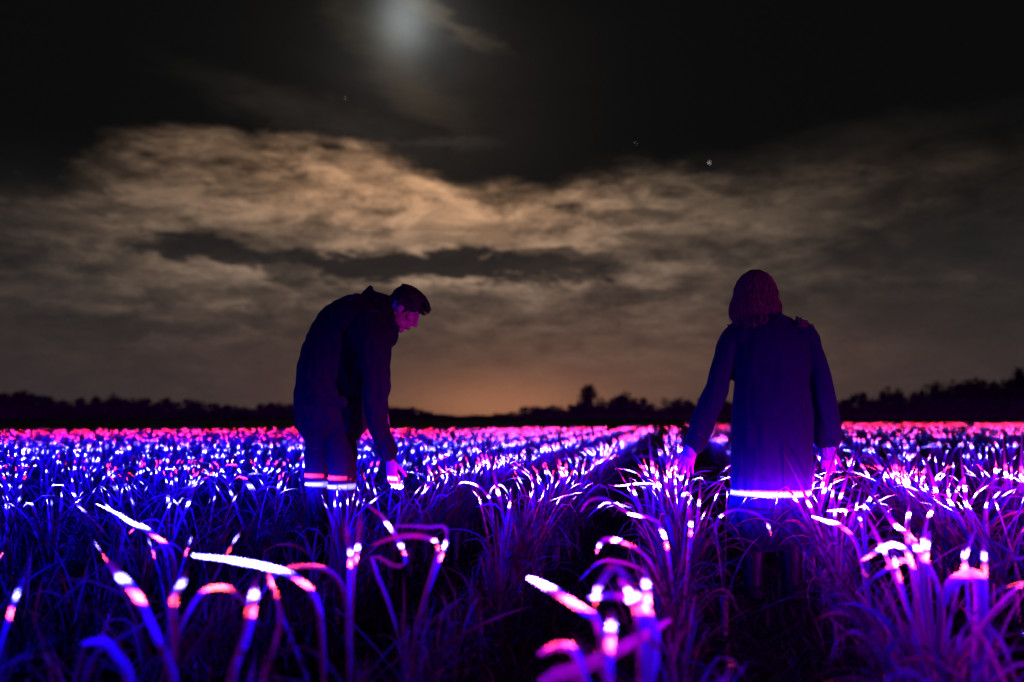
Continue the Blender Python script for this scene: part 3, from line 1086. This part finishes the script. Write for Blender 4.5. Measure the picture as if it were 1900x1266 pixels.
lx, ly = [a for a, b in SKY_LINE], [b for a, b in SKY_LINE]
px = -130.0
while px < 2030:
    top = float(np.interp(px, lx, ly)) + random.uniform(-3, 3)
    lab, grp = tree_section(px)
    put_tree(px, top, random.uniform(235, 262), random.uniform(34, 58), lab, grp)
    px += random.uniform(12, 19)
px = -140.0
while px < 2040:
    top = float(np.interp(px, lx, ly))
    top = top + (774 - top) * random.uniform(.08, .35)
    lab, grp = tree_section(px, 'bush')
    put_tree(px, top, random.uniform(214, 230), random.uniform(60, 90), lab, grp)
    px += random.uniform(20, 32)
put_tree(1085, 712, 228, 46, 'tallest single tree on the skyline, an upright oval just right of the glow', 'trees right of the glow')
put_tree(1082, 722, 229, 40, 'narrower tree close behind the tallest upright oval one', 'trees right of the glow')
put_tree(1150, 727, 225, 90, 'broad domed tree on the skyline right of the tall oval one', 'trees right of the glow')
put_tree(1892, 686, 224, 46, 'highest tree at the right edge of the picture', 'trees of the right tree line')

# ------------------------------------------------------------------ people
class Body:
    def __init__(self):
        self.v, self.f = [], []

    def ell(self, c, r, fr=None, seg=16, rings=10):
        c = Vector(c)
        if not hasattr(r, '__len__'):
            r = (r, r, r)
        b = len(self.v)
        pts = [Vector((0, 0, -1))]
        for i in range(1, rings):
            th = math.pi * i / rings - math.pi / 2
            for k in range(seg):
                a = 2 * math.pi * k / seg
                pts.append(Vector((math.cos(th) * math.cos(a), math.cos(th) * math.sin(a), math.sin(th))))
        pts.append(Vector((0, 0, 1)))
        for p in pts:
            q = Vector((p.x * r[0], p.y * r[1], p.z * r[2]))
            if fr is not None:
                q = fr @ q
            self.v.append(c + q)
        for k in range(seg):
            self.f.append((b, b + 1 + (k + 1) % seg, b + 1 + k))
        for i in range(rings - 2):
            o = b + 1 + i * seg
            for k in range(seg):
                self.f.append((o + k, o + (k + 1) % seg, o + seg + (k + 1) % seg, o + seg + k))
        top = len(self.v) - 1
        o = b + 1 + (rings - 2) * seg
        for k in range(seg):
            self.f.append((o + k, o + (k + 1) % seg, top))

    def tube(self, pts, rad, side=None, seg=14, sub=4):
        """closed tapering tube; rad entries r or (across side, other)"""
        pts = [Vector(p) for p in pts]
        rad = [(r, r) if not hasattr(r, '__len__') else tuple(r) for r in rad]
        if sub > 1 and len(pts) > 2:
            n = (len(pts) - 1) * sub
            C = catmull(pts, n)
            RR = [(float(np.interp(i / sub, range(len(rad)), [q[0] for q in rad])),
                   float(np.interp(i / sub, range(len(rad)), [q[1] for q in rad]))) for i in range(n + 1)]
        else:
            C, RR = pts, rad
        # rounded ends
        t0 = (C[0] - C[1]).normalized()
        t1 = (C[-1] - C[-2]).normalized()
        e0, e1 = min(RR[0]) * 0.55, min(RR[-1]) * 0.55
        C = [C[0] + t0 * e0] + C + [C[-1] + t1 * e1]
        RR = [(RR[0][0] * .55, RR[0][1] * .55)] + RR + [(RR[-1][0] * .55, RR[-1][1] * .55)]
        b = len(self.v)
        s = Vector(side).normalized() if side is not None else (C[1] - C[0]).orthogonal().normalized()
        for i, p in enumerate(C):
            t = (C[min(i + 1, len(C) - 1)] - C[max(i - 1, 0)]).normalized()
            s = (s - t * s.dot(t)).normalized()
            w = t.cross(s)
            for k in range(seg):
                a = 2 * math.pi * k / seg
                self.v.append(p + s * math.cos(a) * RR[i][0] + w * math.sin(a) * RR[i][1])
        for i in range(len(C) - 1):
            o = b + i * seg
            for k in range(seg):
                self.f.append((o + k, o + (k + 1) % seg, o + seg + (k + 1) % seg, o + seg + k))
        self.f.append(tuple(b + k for k in reversed(range(seg))))
        o = b + (len(C) - 1) * seg
        self.f.append(tuple(o + k for k in range(seg)))

    def build(self, name, root, mat, voxel=0.006, smooth=3, fold=None):
        base = root.location
        if voxel is None:
            return link(name, mesh_from(name, [(v - base)[:] for v in self.v], self.f, mat), root)
        me = bpy.data.meshes.new(name)
        me.from_pydata([(v - base)[:] for v in self.v], [], self.f)
        me.update()
        tmp = bpy.data.objects.new(name + '_tmp', me)
        COL.objects.link(tmp)
        md = tmp.modifiers.new('r', 'REMESH')
        md.mode = 'VOXEL'
        md.voxel_size = voxel
        md.use_smooth_shade = True
        if smooth:
            sm = tmp.modifiers.new('s', 'SMOOTH')
            sm.iterations = smooth
            sm.factor = 0.5
        dg = bpy.context.evaluated_depsgraph_get()
        out = bpy.data.meshes.new_from_object(tmp.evaluated_get(dg))
        bpy.data.objects.remove(tmp)
        bpy.data.meshes.remove(me)
        out.name = name
        if fold:
            amp, fx, fz, fine = fold
            n = len(out.vertices)
            co = np.empty(n * 3, dtype=np.float32)
            no = np.empty(n * 3, dtype=np.float32)
            out.vertices.foreach_get('co', co)
            out.vertices.foreach_get('normal', no)
            co = co.reshape(-1, 3)
            no = no.reshape(-1, 3)
            d = np.array([mnoise.noise(Vector((c[0] * fx, c[1] * fx, c[2] * fz))) * amp +
                          mnoise.noise(Vector((c[0] * fx * 3.1 + 7, c[1] * fx * 3.1, c[2] * fz * 3.1))) * amp * fine for c in co.tolist()])
            co += no * d[:, None].astype(np.float32)
            out.vertices.foreach_set('co', co.ravel())
        out.materials.clear()
        out.materials.append(mat)
        out.polygons.foreach_set('use_smooth', np.ones(len(out.polygons), dtype=bool))
        out.update()
        return link(name, out, root)


def frame(F, Uh):
    """head frame: local x side, y forward, z up"""
    F = Vector(F).normalized()
    Sx = F.cross(Vector(Uh)).normalized()
    Uz = Sx.cross(F).normalized()
    return Matrix((Sx, F, Uz)).transposed()


def add_head(B, C, fr, s=1.0):
    def L(x, y, z):
        return C + fr @ Vector((x * s, y * s, z * s))

    def E(x, y, z, rx, ry, rz):
        B.ell(L(x, y, z), (rx * s, ry * s, rz * s), fr)
    E(0, -.012, .030, .076, .097, .084)
    E(0, .030, -.040, .057, .064, .074)
    E(0, .064, -.100, .025, .022, .020)
    for q in (-1, 1):
        E(q * .036, .036, -.072, .022, .040, .028)     # jaw
        E(q * .038, .058, -.018, .026, .026, .022)     # cheek bone
        E(q * .030, .078, .004, .013, .012, .012)      # eye
        E(q * .030, .082, .024, .022, .012, .008)      # brow
        E(q * .080, -.004, -.008, .008, .019, .032)    # ear
        E(q * .082, .006, -.032, .007, .010, .012)     # lobe
        E(q * .012, .104, -.034, .008, .010, .008)     # nostril wing
    B.tube([L(0, .088, .018), L(0, .100, -.006), L(0, .116, -.030)], [.008 * s, .010 * s, .012 * s], sub=3)
    E(0, .093, -.060, .023, .012, .006)
    E(0, .090, -.071, .021, .012, .007)
    E(0, .086, -.045, .018, .012, .012)


def add_hand(B, wrist, d, nrm, thumb_side, curl=0.35, spread=0.10, s=1.0, curls=None):
    d = Vector(d).normalized()
    nrm = Vector(nrm)
    nrm = (nrm - d * nrm.dot(d)).normalized()        # palm side
    sd = d.cross(nrm).normalized()
    if sd.dot(Vector(thumb_side)) < 0:
        sd = -sd                                     # towards the thumb
    w = Vector(wrist)
    B.tube([w - d * .03 * s, w, w + d * .045 * s, w + d * .088 * s],
           [(.026 * s, .020 * s), (.027 * s, .019 * s), (.039 * s, .017 * s), (.042 * s, .013 * s)], side=sd)
    lens = [.072, .080, .074, .058]
    rad = [.0088, .0090, .0085, .0076]
    for i in range(4):
        off = (.031 - i * .0208) * s
        base = w + d * (.088 - (0, -.003, 0, .007)[i]) * s + sd * off
        ang0 = (1.5 - i) * spread
        dirv = (d * math.cos(ang0) + sd * math.sin(ang0)).normalized()
        cr = (curls[i] if curls else curl * (1 + .12 * i))
        pts = [base - d * .02 * s, base]
        a = 0.0
        p = base
        for j, fr_ in enumerate((.46, .30, .24)):
            a += cr * (0.8, 1.1, 0.8)[j]
            p = p + (dirv * math.cos(a) + nrm * math.sin(a)) * lens[i] * fr_ * s
            pts.append(p)
        r0 = rad[i] * s
        B.tube(pts, [r0, r0 * 1.03, r0 * 1.0, r0 * .93, r0 * .80], seg=10, sub=3)
    tb = w + d * .022 * s + sd * .024 * s + nrm * .006 * s
    t1 = (d * .62 + sd * .62 + nrm * .35).normalized()
    t2 = (d * .88 + sd * .30 + nrm * .40).normalized()
    B.ell(tb, (.018 * s, .018 * s, .022 * s))
    B.tube([tb, tb + t1 * .036 * s, tb + t1 * .036 * s + t2 * .030 * s, tb + t1 * .036 * s + t2 * .054 * s],
           [.014 * s, .0115 * s, .0100 * s, .0082 * s], seg=10, sub=3)


def strands(B, L, roots, seed, r=.006):
    rr = random.Random(seed)
    for path in roots:
        B.tube([L(*q) for q in path], [r * .9] + [r * rr.uniform(.9, 1.25)] * (len(path) - 2) + [r * .45], seg=6, sub=3)


# ---- the stooping person in the parka
def man():
    Y0, K = MAN_Y, MAN_Y / F_PX
    root = bpy.data.objects.new('person', None)
    COL.objects.link(root)
    b0 = at(614, 1000, Y0)
    root.location = (b0.x, Y0, 0)
    tag(root, 'person in a dark parka stooping to touch the lit leaves', 'person', 'people in the field')

    def P(px, py, dy=0.0):
        q = at(px, py, Y0)
        return Vector((q.x, q.y + dy, q.z))
    Yv = Vector((0, 1, 0))
    GZ = 0.0
    xL, xR = P(585, 900).x, P(640, 900).x
    # body
    B = Body()
    C = P(750, 573, 0.0)
    fr = frame((0.74, 0.02, -0.67), (0.67, 0, 0.74))
    add_head(B, C, fr, 1.04)
    B.tube([P(690, 590), P(715, 580), P(740, 572)], [.075, .060, .058], side=Yv)
    B.tube([P(615, 800), P(616, 750), P(625, 690), P(645, 640), P(672, 605), P(695, 588)],
           [(.15, .12), (.14, .11), (.15, .11), (.17, .115), (.16, .10), (.08, .07)], side=Yv)
    B.tube([P(672, 615, -.15), P(695, 625, -.20), P(710, 710, -.23), P(731, 850, -.20)], [.06, .05, .043, .026])
    B.tube([P(672, 615, .15), P(690, 630, .20), P(608, 712, .26), P(560, 766, .16)], [.06, .05, .042, .027])
    add_hand(B, P(733, 853, -.20), (.16, .04, -1), (.55, .75, 0), (.6, -.6, 0), curl=.20, spread=.13, s=1.0)
    add_hand(B, P(556, 770, .16), (-.35, -.1, -1), (1, .2, 0), (0, -1, 0), curl=.5, s=1.0)
    for x, dy, hx in ((xL, .10, P(598, 790).x), (xR, -.09, P(632, 790).x)):
        B.tube([(hx, Y0 + dy * .9, .90), (x, Y0 + dy, .50), (x + .01, Y0 + dy, .09)], [.085, .052, .038])
        B.tube([(x - .04, Y0 + dy, .05), (x + .18, Y0 + dy - .02, .035)], [.038, .028])
    B.build('body', root, M['skin'], .0046, 2)
    # coat: torso, both sleeves, collar
    T = Body()
    T.tube([P(615, 796), P(615, 762), P(619, 712), P(631, 662), P(650, 622), P(670, 594), P(692, 582), P(712, 578)],
           [(.200, .205), (.195, .222), (.195, .226), (.215, .232), (.225, .222), (.200, .175), (.130, .110), (.085, .085)], side=Yv, seg=24)
    T.ell(P(662, 598, -.14), (.135, .12, .125))
    T.ell(P(668, 598, .14), (.13, .12, .125))
    T.ell(P(638, 592, 0), (.12, .17, .10))
    T.ell(P(716, 588, 0), (.080, .095, .105))
    T.ell(P(722, 612, 0), (.055, .14, .10))
    T.tube([P(690, 612, -.17), P(703, 640, -.22), P(708, 700, -.25), P(709, 745, -.25), P(715, 790, -.23), P(730, 841, -.205)],
           [.115, .105, .084, .070, .063, .058])
    T.tube([P(680, 612, .17), P(668, 650, .24), P(612, 712, .25), P(575, 756, .17)], [.105, .09, .072, .055])
    T.build('coat', root, M['coat_m'], .008, 3, fold=(.018, 8, 5, .55))
    K_ = Body()
    # stand-up collar with its point at the back of the neck
    ring = []
    for i in range(15):
        a = math.pi * 2 * i / 14
        ring.append(a)
    for a in ring[:-1]:
        cx_, cy_ = math.cos(a), math.sin(a)
        base = P(708, 586) + Vector((cx_ * .085, cy_ * .098, -.010 - cx_ * .045))
        up = P(708, 586) + Vector((cx_ * .092 - .012, cy_ * .100, .072 - cx_ * .055))
        if cx_ < -.75:
            up = P(690, 540, cy_ * .06)
        K_.tube([base, up], [(.028, .014), (.022, .010)], side=Vector((-cy_, cx_, 0)), sub=1, seg=10)
    K_.tube([P(672, 574, 0), P(680, 553, 0), P(686, 540, 0), P(689, 533, 0)], [(.11, .055), (.075, .036), (.050, .024), (.03, .014)], side=Yv)
    K_.tube([P(686, 541, 0), P(698, 548, 0), P(716, 556, 0)], [(.05, .018), (.06, .022), (.06, .03)], side=Yv)
    K_.build('collar', root, M['coat_m'], .006, 2, fold=(.006, 14, 14, .4))
    # cuff strap and pocket flap
    F_ = Body()
    F_.tube([P(719, 826, -.255), P(739, 822, -.255)], [(.010, .016), (.010, .016)], side=Yv, sub=1)
    F_.build('cuff_strap', root, M['coat_m'], .004, 1)
    G_ = Body()
    G_.tube([P(600, 742, -.210), P(655, 748, -.214)], [(.016, .030), (.016, .030)], side=Yv, sub=1)
    G_.build('pocket_flap', root, M['coat_m'], .006, 2)
    # trousers
    Tr = Body()
    Tr.tube([P(614, 800), P(614, 778)], [(.15, .155), (.14, .14)], side=Yv, sub=1)
    for x, dy, hx, w0 in ((xL, .10, P(592, 790).x, .085), (xR, -.09, P(634, 790).x, .088)):
        Tr.tube([(hx, Y0 + dy * .9, .92), (x - .003, Y0 + dy, .72), (x, Y0 + dy, .50), (x + .005, Y0 + dy, .28), (x + .01, Y0 + dy, .10)],
                [w0, .088, .076, .070, .066])
    Tr.build('trousers', root, M['trousers'], .007, 3, fold=(.009, 9, 12, .5))
    for x, dy in ((xL, .10), (xR, -.09)):
        Sh = Body()
        Sh.tube([(x - .07, Y0 + dy, .045), (x + .02, Y0 + dy, .055), (x + .11, Y0 + dy - .01, .042), (x + .20, Y0 + dy - .02, .034)],
                [(.042, .045), (.046, .055), (.048, .040), (.038, .030)], side=Yv)
        Sh.tube([(x, Y0 + dy, .06), (x, Y0 + dy, .16)], [.055, .056])
        Sh.build('shoe', root, M['shoe'], .006, 2)
    # hair
    H = Body()
    s = 1.04

    def L(x, y, z):
        return C + fr @ Vector((x * s, y * s, z * s))
    H.ell(L(0, -.022, .042), (.080 * s, .094 * s, .079 * s), fr)
    H.ell(L(0, .026, .080), (.064 * s, .058 * s, .038 * s), fr)
    for q in (-1, 1):
        H.ell(L(q * .066, .034, .044), (.018, .046, .036), fr)
        H.ell(L(q * .074, .020, .008), (.010, .014, .030), fr)
    H.ell(L(0, -.078, -.012), (.060 * s, .036 * s, .048 * s), fr)
    r = random.Random(5)
    paths = []
    for i in range(150):
        a = r.uniform(-1.35, 1.35)
        x = math.sin(a) * .080
        z = .042 + math.cos(a) * .082
        y0 = r.uniform(-.10, .05)
        k_ = math.sqrt(max(.05, 1 - ((y0 + .02) / .115) ** 2))
        paths.append([(x * k_, y0, .042 + (z - .042) * k_), (x * k_ * 1.02, y0 + .03, .045 + (z - .042) * k_ * 1.04 + r.uniform(0, .006)),
                      (x * k_ * .95, y0 + .055, .042 + (z - .042) * k_ * .96)])
    for i in range(10):                       # fringe falling forward over the brow
        x = r.uniform(-.062, .062)
        paths.append([(x * .9, .03, .118), (x, .078, .110), (x * 1.02, .090 + r.uniform(-.008, .010), .096 + r.uniform(-.010, .010)),
                      (x * 1.0, 0.094 + r.uniform(-.012, .010), .084 + r.uniform(-.012, .012))])
    for q in (-1, 1):
        for i in range(12):
            y = r.uniform(-.05, .045)
            paths.append([(q * .078, y, .04), (q * .083, y + .004, .012), (q * .080, y + .01, -.010 + (0 if y > .015 else -.01))])
    strands(H, L, paths, 6, .0052)
    H.build('hair', root, M['hair_m'], .0045, 1)
    H2 = Body()
    for i in range(520):
        a = r.uniform(-1.5, 1.5)
        y0 = r.uniform(-.105, .06)
        kk = math.sqrt(max(.05, 1 - ((y0 + .022) / .108) ** 2))
        pts = []
        for j in range(5):
            y = y0 + .014 * j
            kk = math.sqrt(max(.05, 1 - ((y + .022) / .112) ** 2))
            lift = .003 + .0016 * j * r.uniform(.2, 1.4)
            pts.append(L(math.sin(a) * (.082 + lift) * kk, y, .040 + math.cos(a) * (.081 + lift) * kk))
        H2.tube(pts, [.0020, .0020, .0018, .0015, .0008], seg=4, sub=1)
    for i in range(90):
        x = r.uniform(-.06, .06)
        e = r.uniform(-.018, .022)
        pts = [L(x * .9, .05, .113), L(x, .082, .108 + e * .2), L(x * 1.02, .104 + r.uniform(-.008, .012), .090 + e * .6),
               L(x * 1.05, .100 + r.uniform(-.014, .018), .078 + e * 1.2)]
        H2.tube(pts, [.0024, .0024, .0020, .0008], seg=4, sub=2)
    H2.build('hair', root, M['hair_m'], None)


# ---- the person in the long coat, seen from behind
def woman():
    Y0 = WOMAN_Y
    root = bpy.data.objects.new('person', None)
    COL.objects.link(root)
    b0 = at(1431, 1000, Y0)
    root.location = (b0.x, Y0, 0)
    tag(root, 'person with wavy hair and long dark coat seen from behind, hands held low', 'person', 'people in the field')

    def P(px, py, dy=0.0):
        q = at(px, py, Y0)
        return Vector((q.x, q.y + dy, q.z))
    X = Vector((1, 0, 0))
    B = Body()
    C = P(1404, 545, .03)
    fr = frame((-.22, .92, -.32), (0, 0, 1))
    add_head(B, C, fr, .98)
    B.tube([P(1424, 605), P(1414, 585), P(1407, 562, .02)], [.075, .055, .052], side=X)
    B.tube([P(1431, 790), P(1431, 740), P(1430, 690), P(1429, 640), P(1424, 608)],
           [(.17, .12), (.145, .10), (.135, .09), (.155, .095), (.09, .07)], side=X)
    B.tube([P(1380, 625), P(1354, 632), P(1336, 700), P(1290, 826, .05)], [.050, .044, .038, .024])
    B.tube([P(1478, 622), P(1498, 632), P(1522, 706), P(1541, 828, .04)], [.050, .044, .038, .024])
    add_hand(B, P(1287, 832, .05), (-.32, .06, -1), (.5, .85, 0), (.2, 1, 0), curl=.22, spread=.11, s=.98)
    add_hand(B, P(1541, 836, .04), (.02, .08, -1), (.35, .9, 0), (.9, .1, 0), curl=.62, spread=.05, s=.95)
    x0 = b0.x
    for q in (-1, 1):
        B.tube([(x0 + q * .09, Y0, .86), (x0 + q * .10, Y0, .48), (x0 + q * .10, Y0 + .01, .09)], [.085, .052, .036])
        B.tube([(x0 + q * .10, Y0 - .03, .05), (x0 + q * .115, Y0 + .15, .035)], [.036, .026])
    B.build('body', root, M['skin'], .0046, 2)
    T = Body()
    T.tube([P(1430, 984), P(1430, 948), P(1430, 910), P(1434, 850), P(1434, 790), P(1432, 745), P(1430, 705), P(1430, 668), P(1427, 638),
            P(1423, 613), P(1418, 595), P(1411, 578), P(1408, 568)],
           [(.218, .185), (.216, .180), (.212, .175), (.216, .165), (.210, .160), (.202, .145), (.198, .140), (.206, .140), (.205, .135),
            (.170, .118), (.110, .090), (.075, .075), (.062, .066)], side=X, seg=28)
    T.ell(P(1372, 625), (.080, .095, .075))
    T.ell(P(1484, 622), (.088, .095, .078))
    T.tube([P(1372, 618), P(1354, 634), P(1342, 672), P(1332, 712, .01), P(1315, 765, .03), P(1291, 829, .05)],
           [.068, .068, .064, .062, .060, .058])
    T.tube([P(1484, 616), P(1500, 634), P(1516, 680), P(1526, 720), P(1535, 770, .02), P(1541, 823, .04)],
           [.072, .070, .062, .062, .062, .066])
    T.build('coat', root, M['coat_w'], .008, 3, fold=(.015, 8, 2.6, .5))
    # back vent and half belt
    V_ = Body()
    V_.tube([P(1436, 975, -.183), P(1436, 900, -.178), P(1436, 830, -.166), P(1434, 770, -.150)],
            [(.012, .005), (.010, .005), (.008, .004), (.004, .003)], side=X)
    V_.build('back_vent', root, M['coat_w'], .003, 1)
    for (bx, by, dy) in ((1282, 806, -.02), (1289, 810, -.018)):
        Bt = Body()
        Bt.ell(P(bx + 14, by, dy), (.007, .004, .007))
        Bt.build('button', root, M['button'], .0018, 1)
    # knitted cuffs below the sleeves
    for pts, rr in (([P(1291, 826, .05), P(1283, 843, .052)], [.040, .036]), ([P(1541, 820, .04), P(1541, 846, .045)], [.048, .044])):
        Kc = Body()
        Kc.tube(pts, rr, sub=1, seg=20)
        Kc.build('cuff', root, M['knit'], .004, 1, fold=(.003, 60, 10, .4))
    # fur trim lying round the shoulders
    r = random.Random(9)
    for sgn, x_a, x_b, n in ((-1, 1352, 1412, 260), (1, 1468, 1504, 170)):
        Fu = Body()
        for i in range(n):
            u = r.random()
            px_ = x_a + (x_b - x_a) * u
            top_ = float(np.interp(px_, [1350, 1372, 1412, 1440, 1468, 1504], [603, 592, 586, 584, 590, 603]))
            p = P(px_, top_ + 3 + r.uniform(0, 14), -.115 + .13 * (abs(px_ - 1428) / 80) ** 2 + r.gauss(0, .010))
            q = p + Vector((sgn * r.uniform(0, .012), r.gauss(-.010, .008), r.gauss(-.004, .012)))
            Fu.tube([p, q], [.0085, .0035], sub=1, seg=6)
        Fu.build('fur_collar', root, M['fur'], .0038, 1)
    # boots
    for q in (-1, 1):
        Sh = Body()
        Sh.tube([(x0 + q * .10, Y0 - .06, .045), (x0 + q * .105, Y0 + .03, .050), (x0 + q * .115, Y0 + .17, .034)],
                [(.040, .045), (.044, .048), (.036, .028)], side=X)
        Sh.tube([(x0 + q * .10, Y0 - .01, .06), (x0 + q * .10, Y0 - .01, .36)], [.052, .060])
        Sh.build('boot', root, M['shoe'], .006, 2)
        Lg = Body()
        Lg.tube([(x0 + q * .09, Y0, .80), (x0 + q * .10, Y0, .48), (x0 + q * .10, Y0, .33)], [.092, .066, .062])
        Lg.build('trouser_leg', root, M['trousers'], .007, 2)
    # hair: a base mass under many wavy strands
    H = Body()
    H.ell(C + Vector((-.003, -.012, .026)), (.093, .106, .102), None, 24, 16)
    H.ell(C + Vector((-.003, -.030, -.050)), (.092, .072, .080), None, 24, 16)
    rr = random.Random(21)
    for i in range(2300):
        a = rr.uniform(-2.25, 2.25)                    # round the head, 0 is the back
        sx = math.sin(a)
        fall = -.125 - .085 * max(0, -sx) + rr.gauss(0, .020)
        lock = math.floor(a * 7)
        ph = lock * 2.4 + rr.gauss(0, .75)
        amp = .011 + .005 * math.sin(lock * 1.7)
        lift = rr.uniform(-.004, .005)
        fly = rr.uniform(.006, .022) if rr.random() < .14 else 0
        pts = []
        for j in range(12):
            t = j / 11
            z = .128 * (1 - t) + fall * t
            rad = .096 * math.sqrt(max(0.01, 1 - ((z - .026) / .106) ** 2)) if z > .026 else .096 + (.024 if sx < 0 else .014) * math.exp(-((z + .075) / .06) ** 2)
            wv = min(1, t * 1.7)
            rad += lift + fly * t + amp * wv * math.sin(ph + t * 14)
            aa = a * (.55 + .45 * min(1, t * 2.5)) + .09 * wv * math.sin(ph * 1.3 + t * 12)
            back = .90 if z < 0 else 1.05
            pts.append(C + Vector((math.sin(aa) * rad - .003, -math.cos(aa) * rad * back - .012, z)))
        H.tube(pts, [.0020] * 11 + [.0008], seg=4, sub=1)
    H.build('hair', root, M['hair_w'], None)


man()
woman()
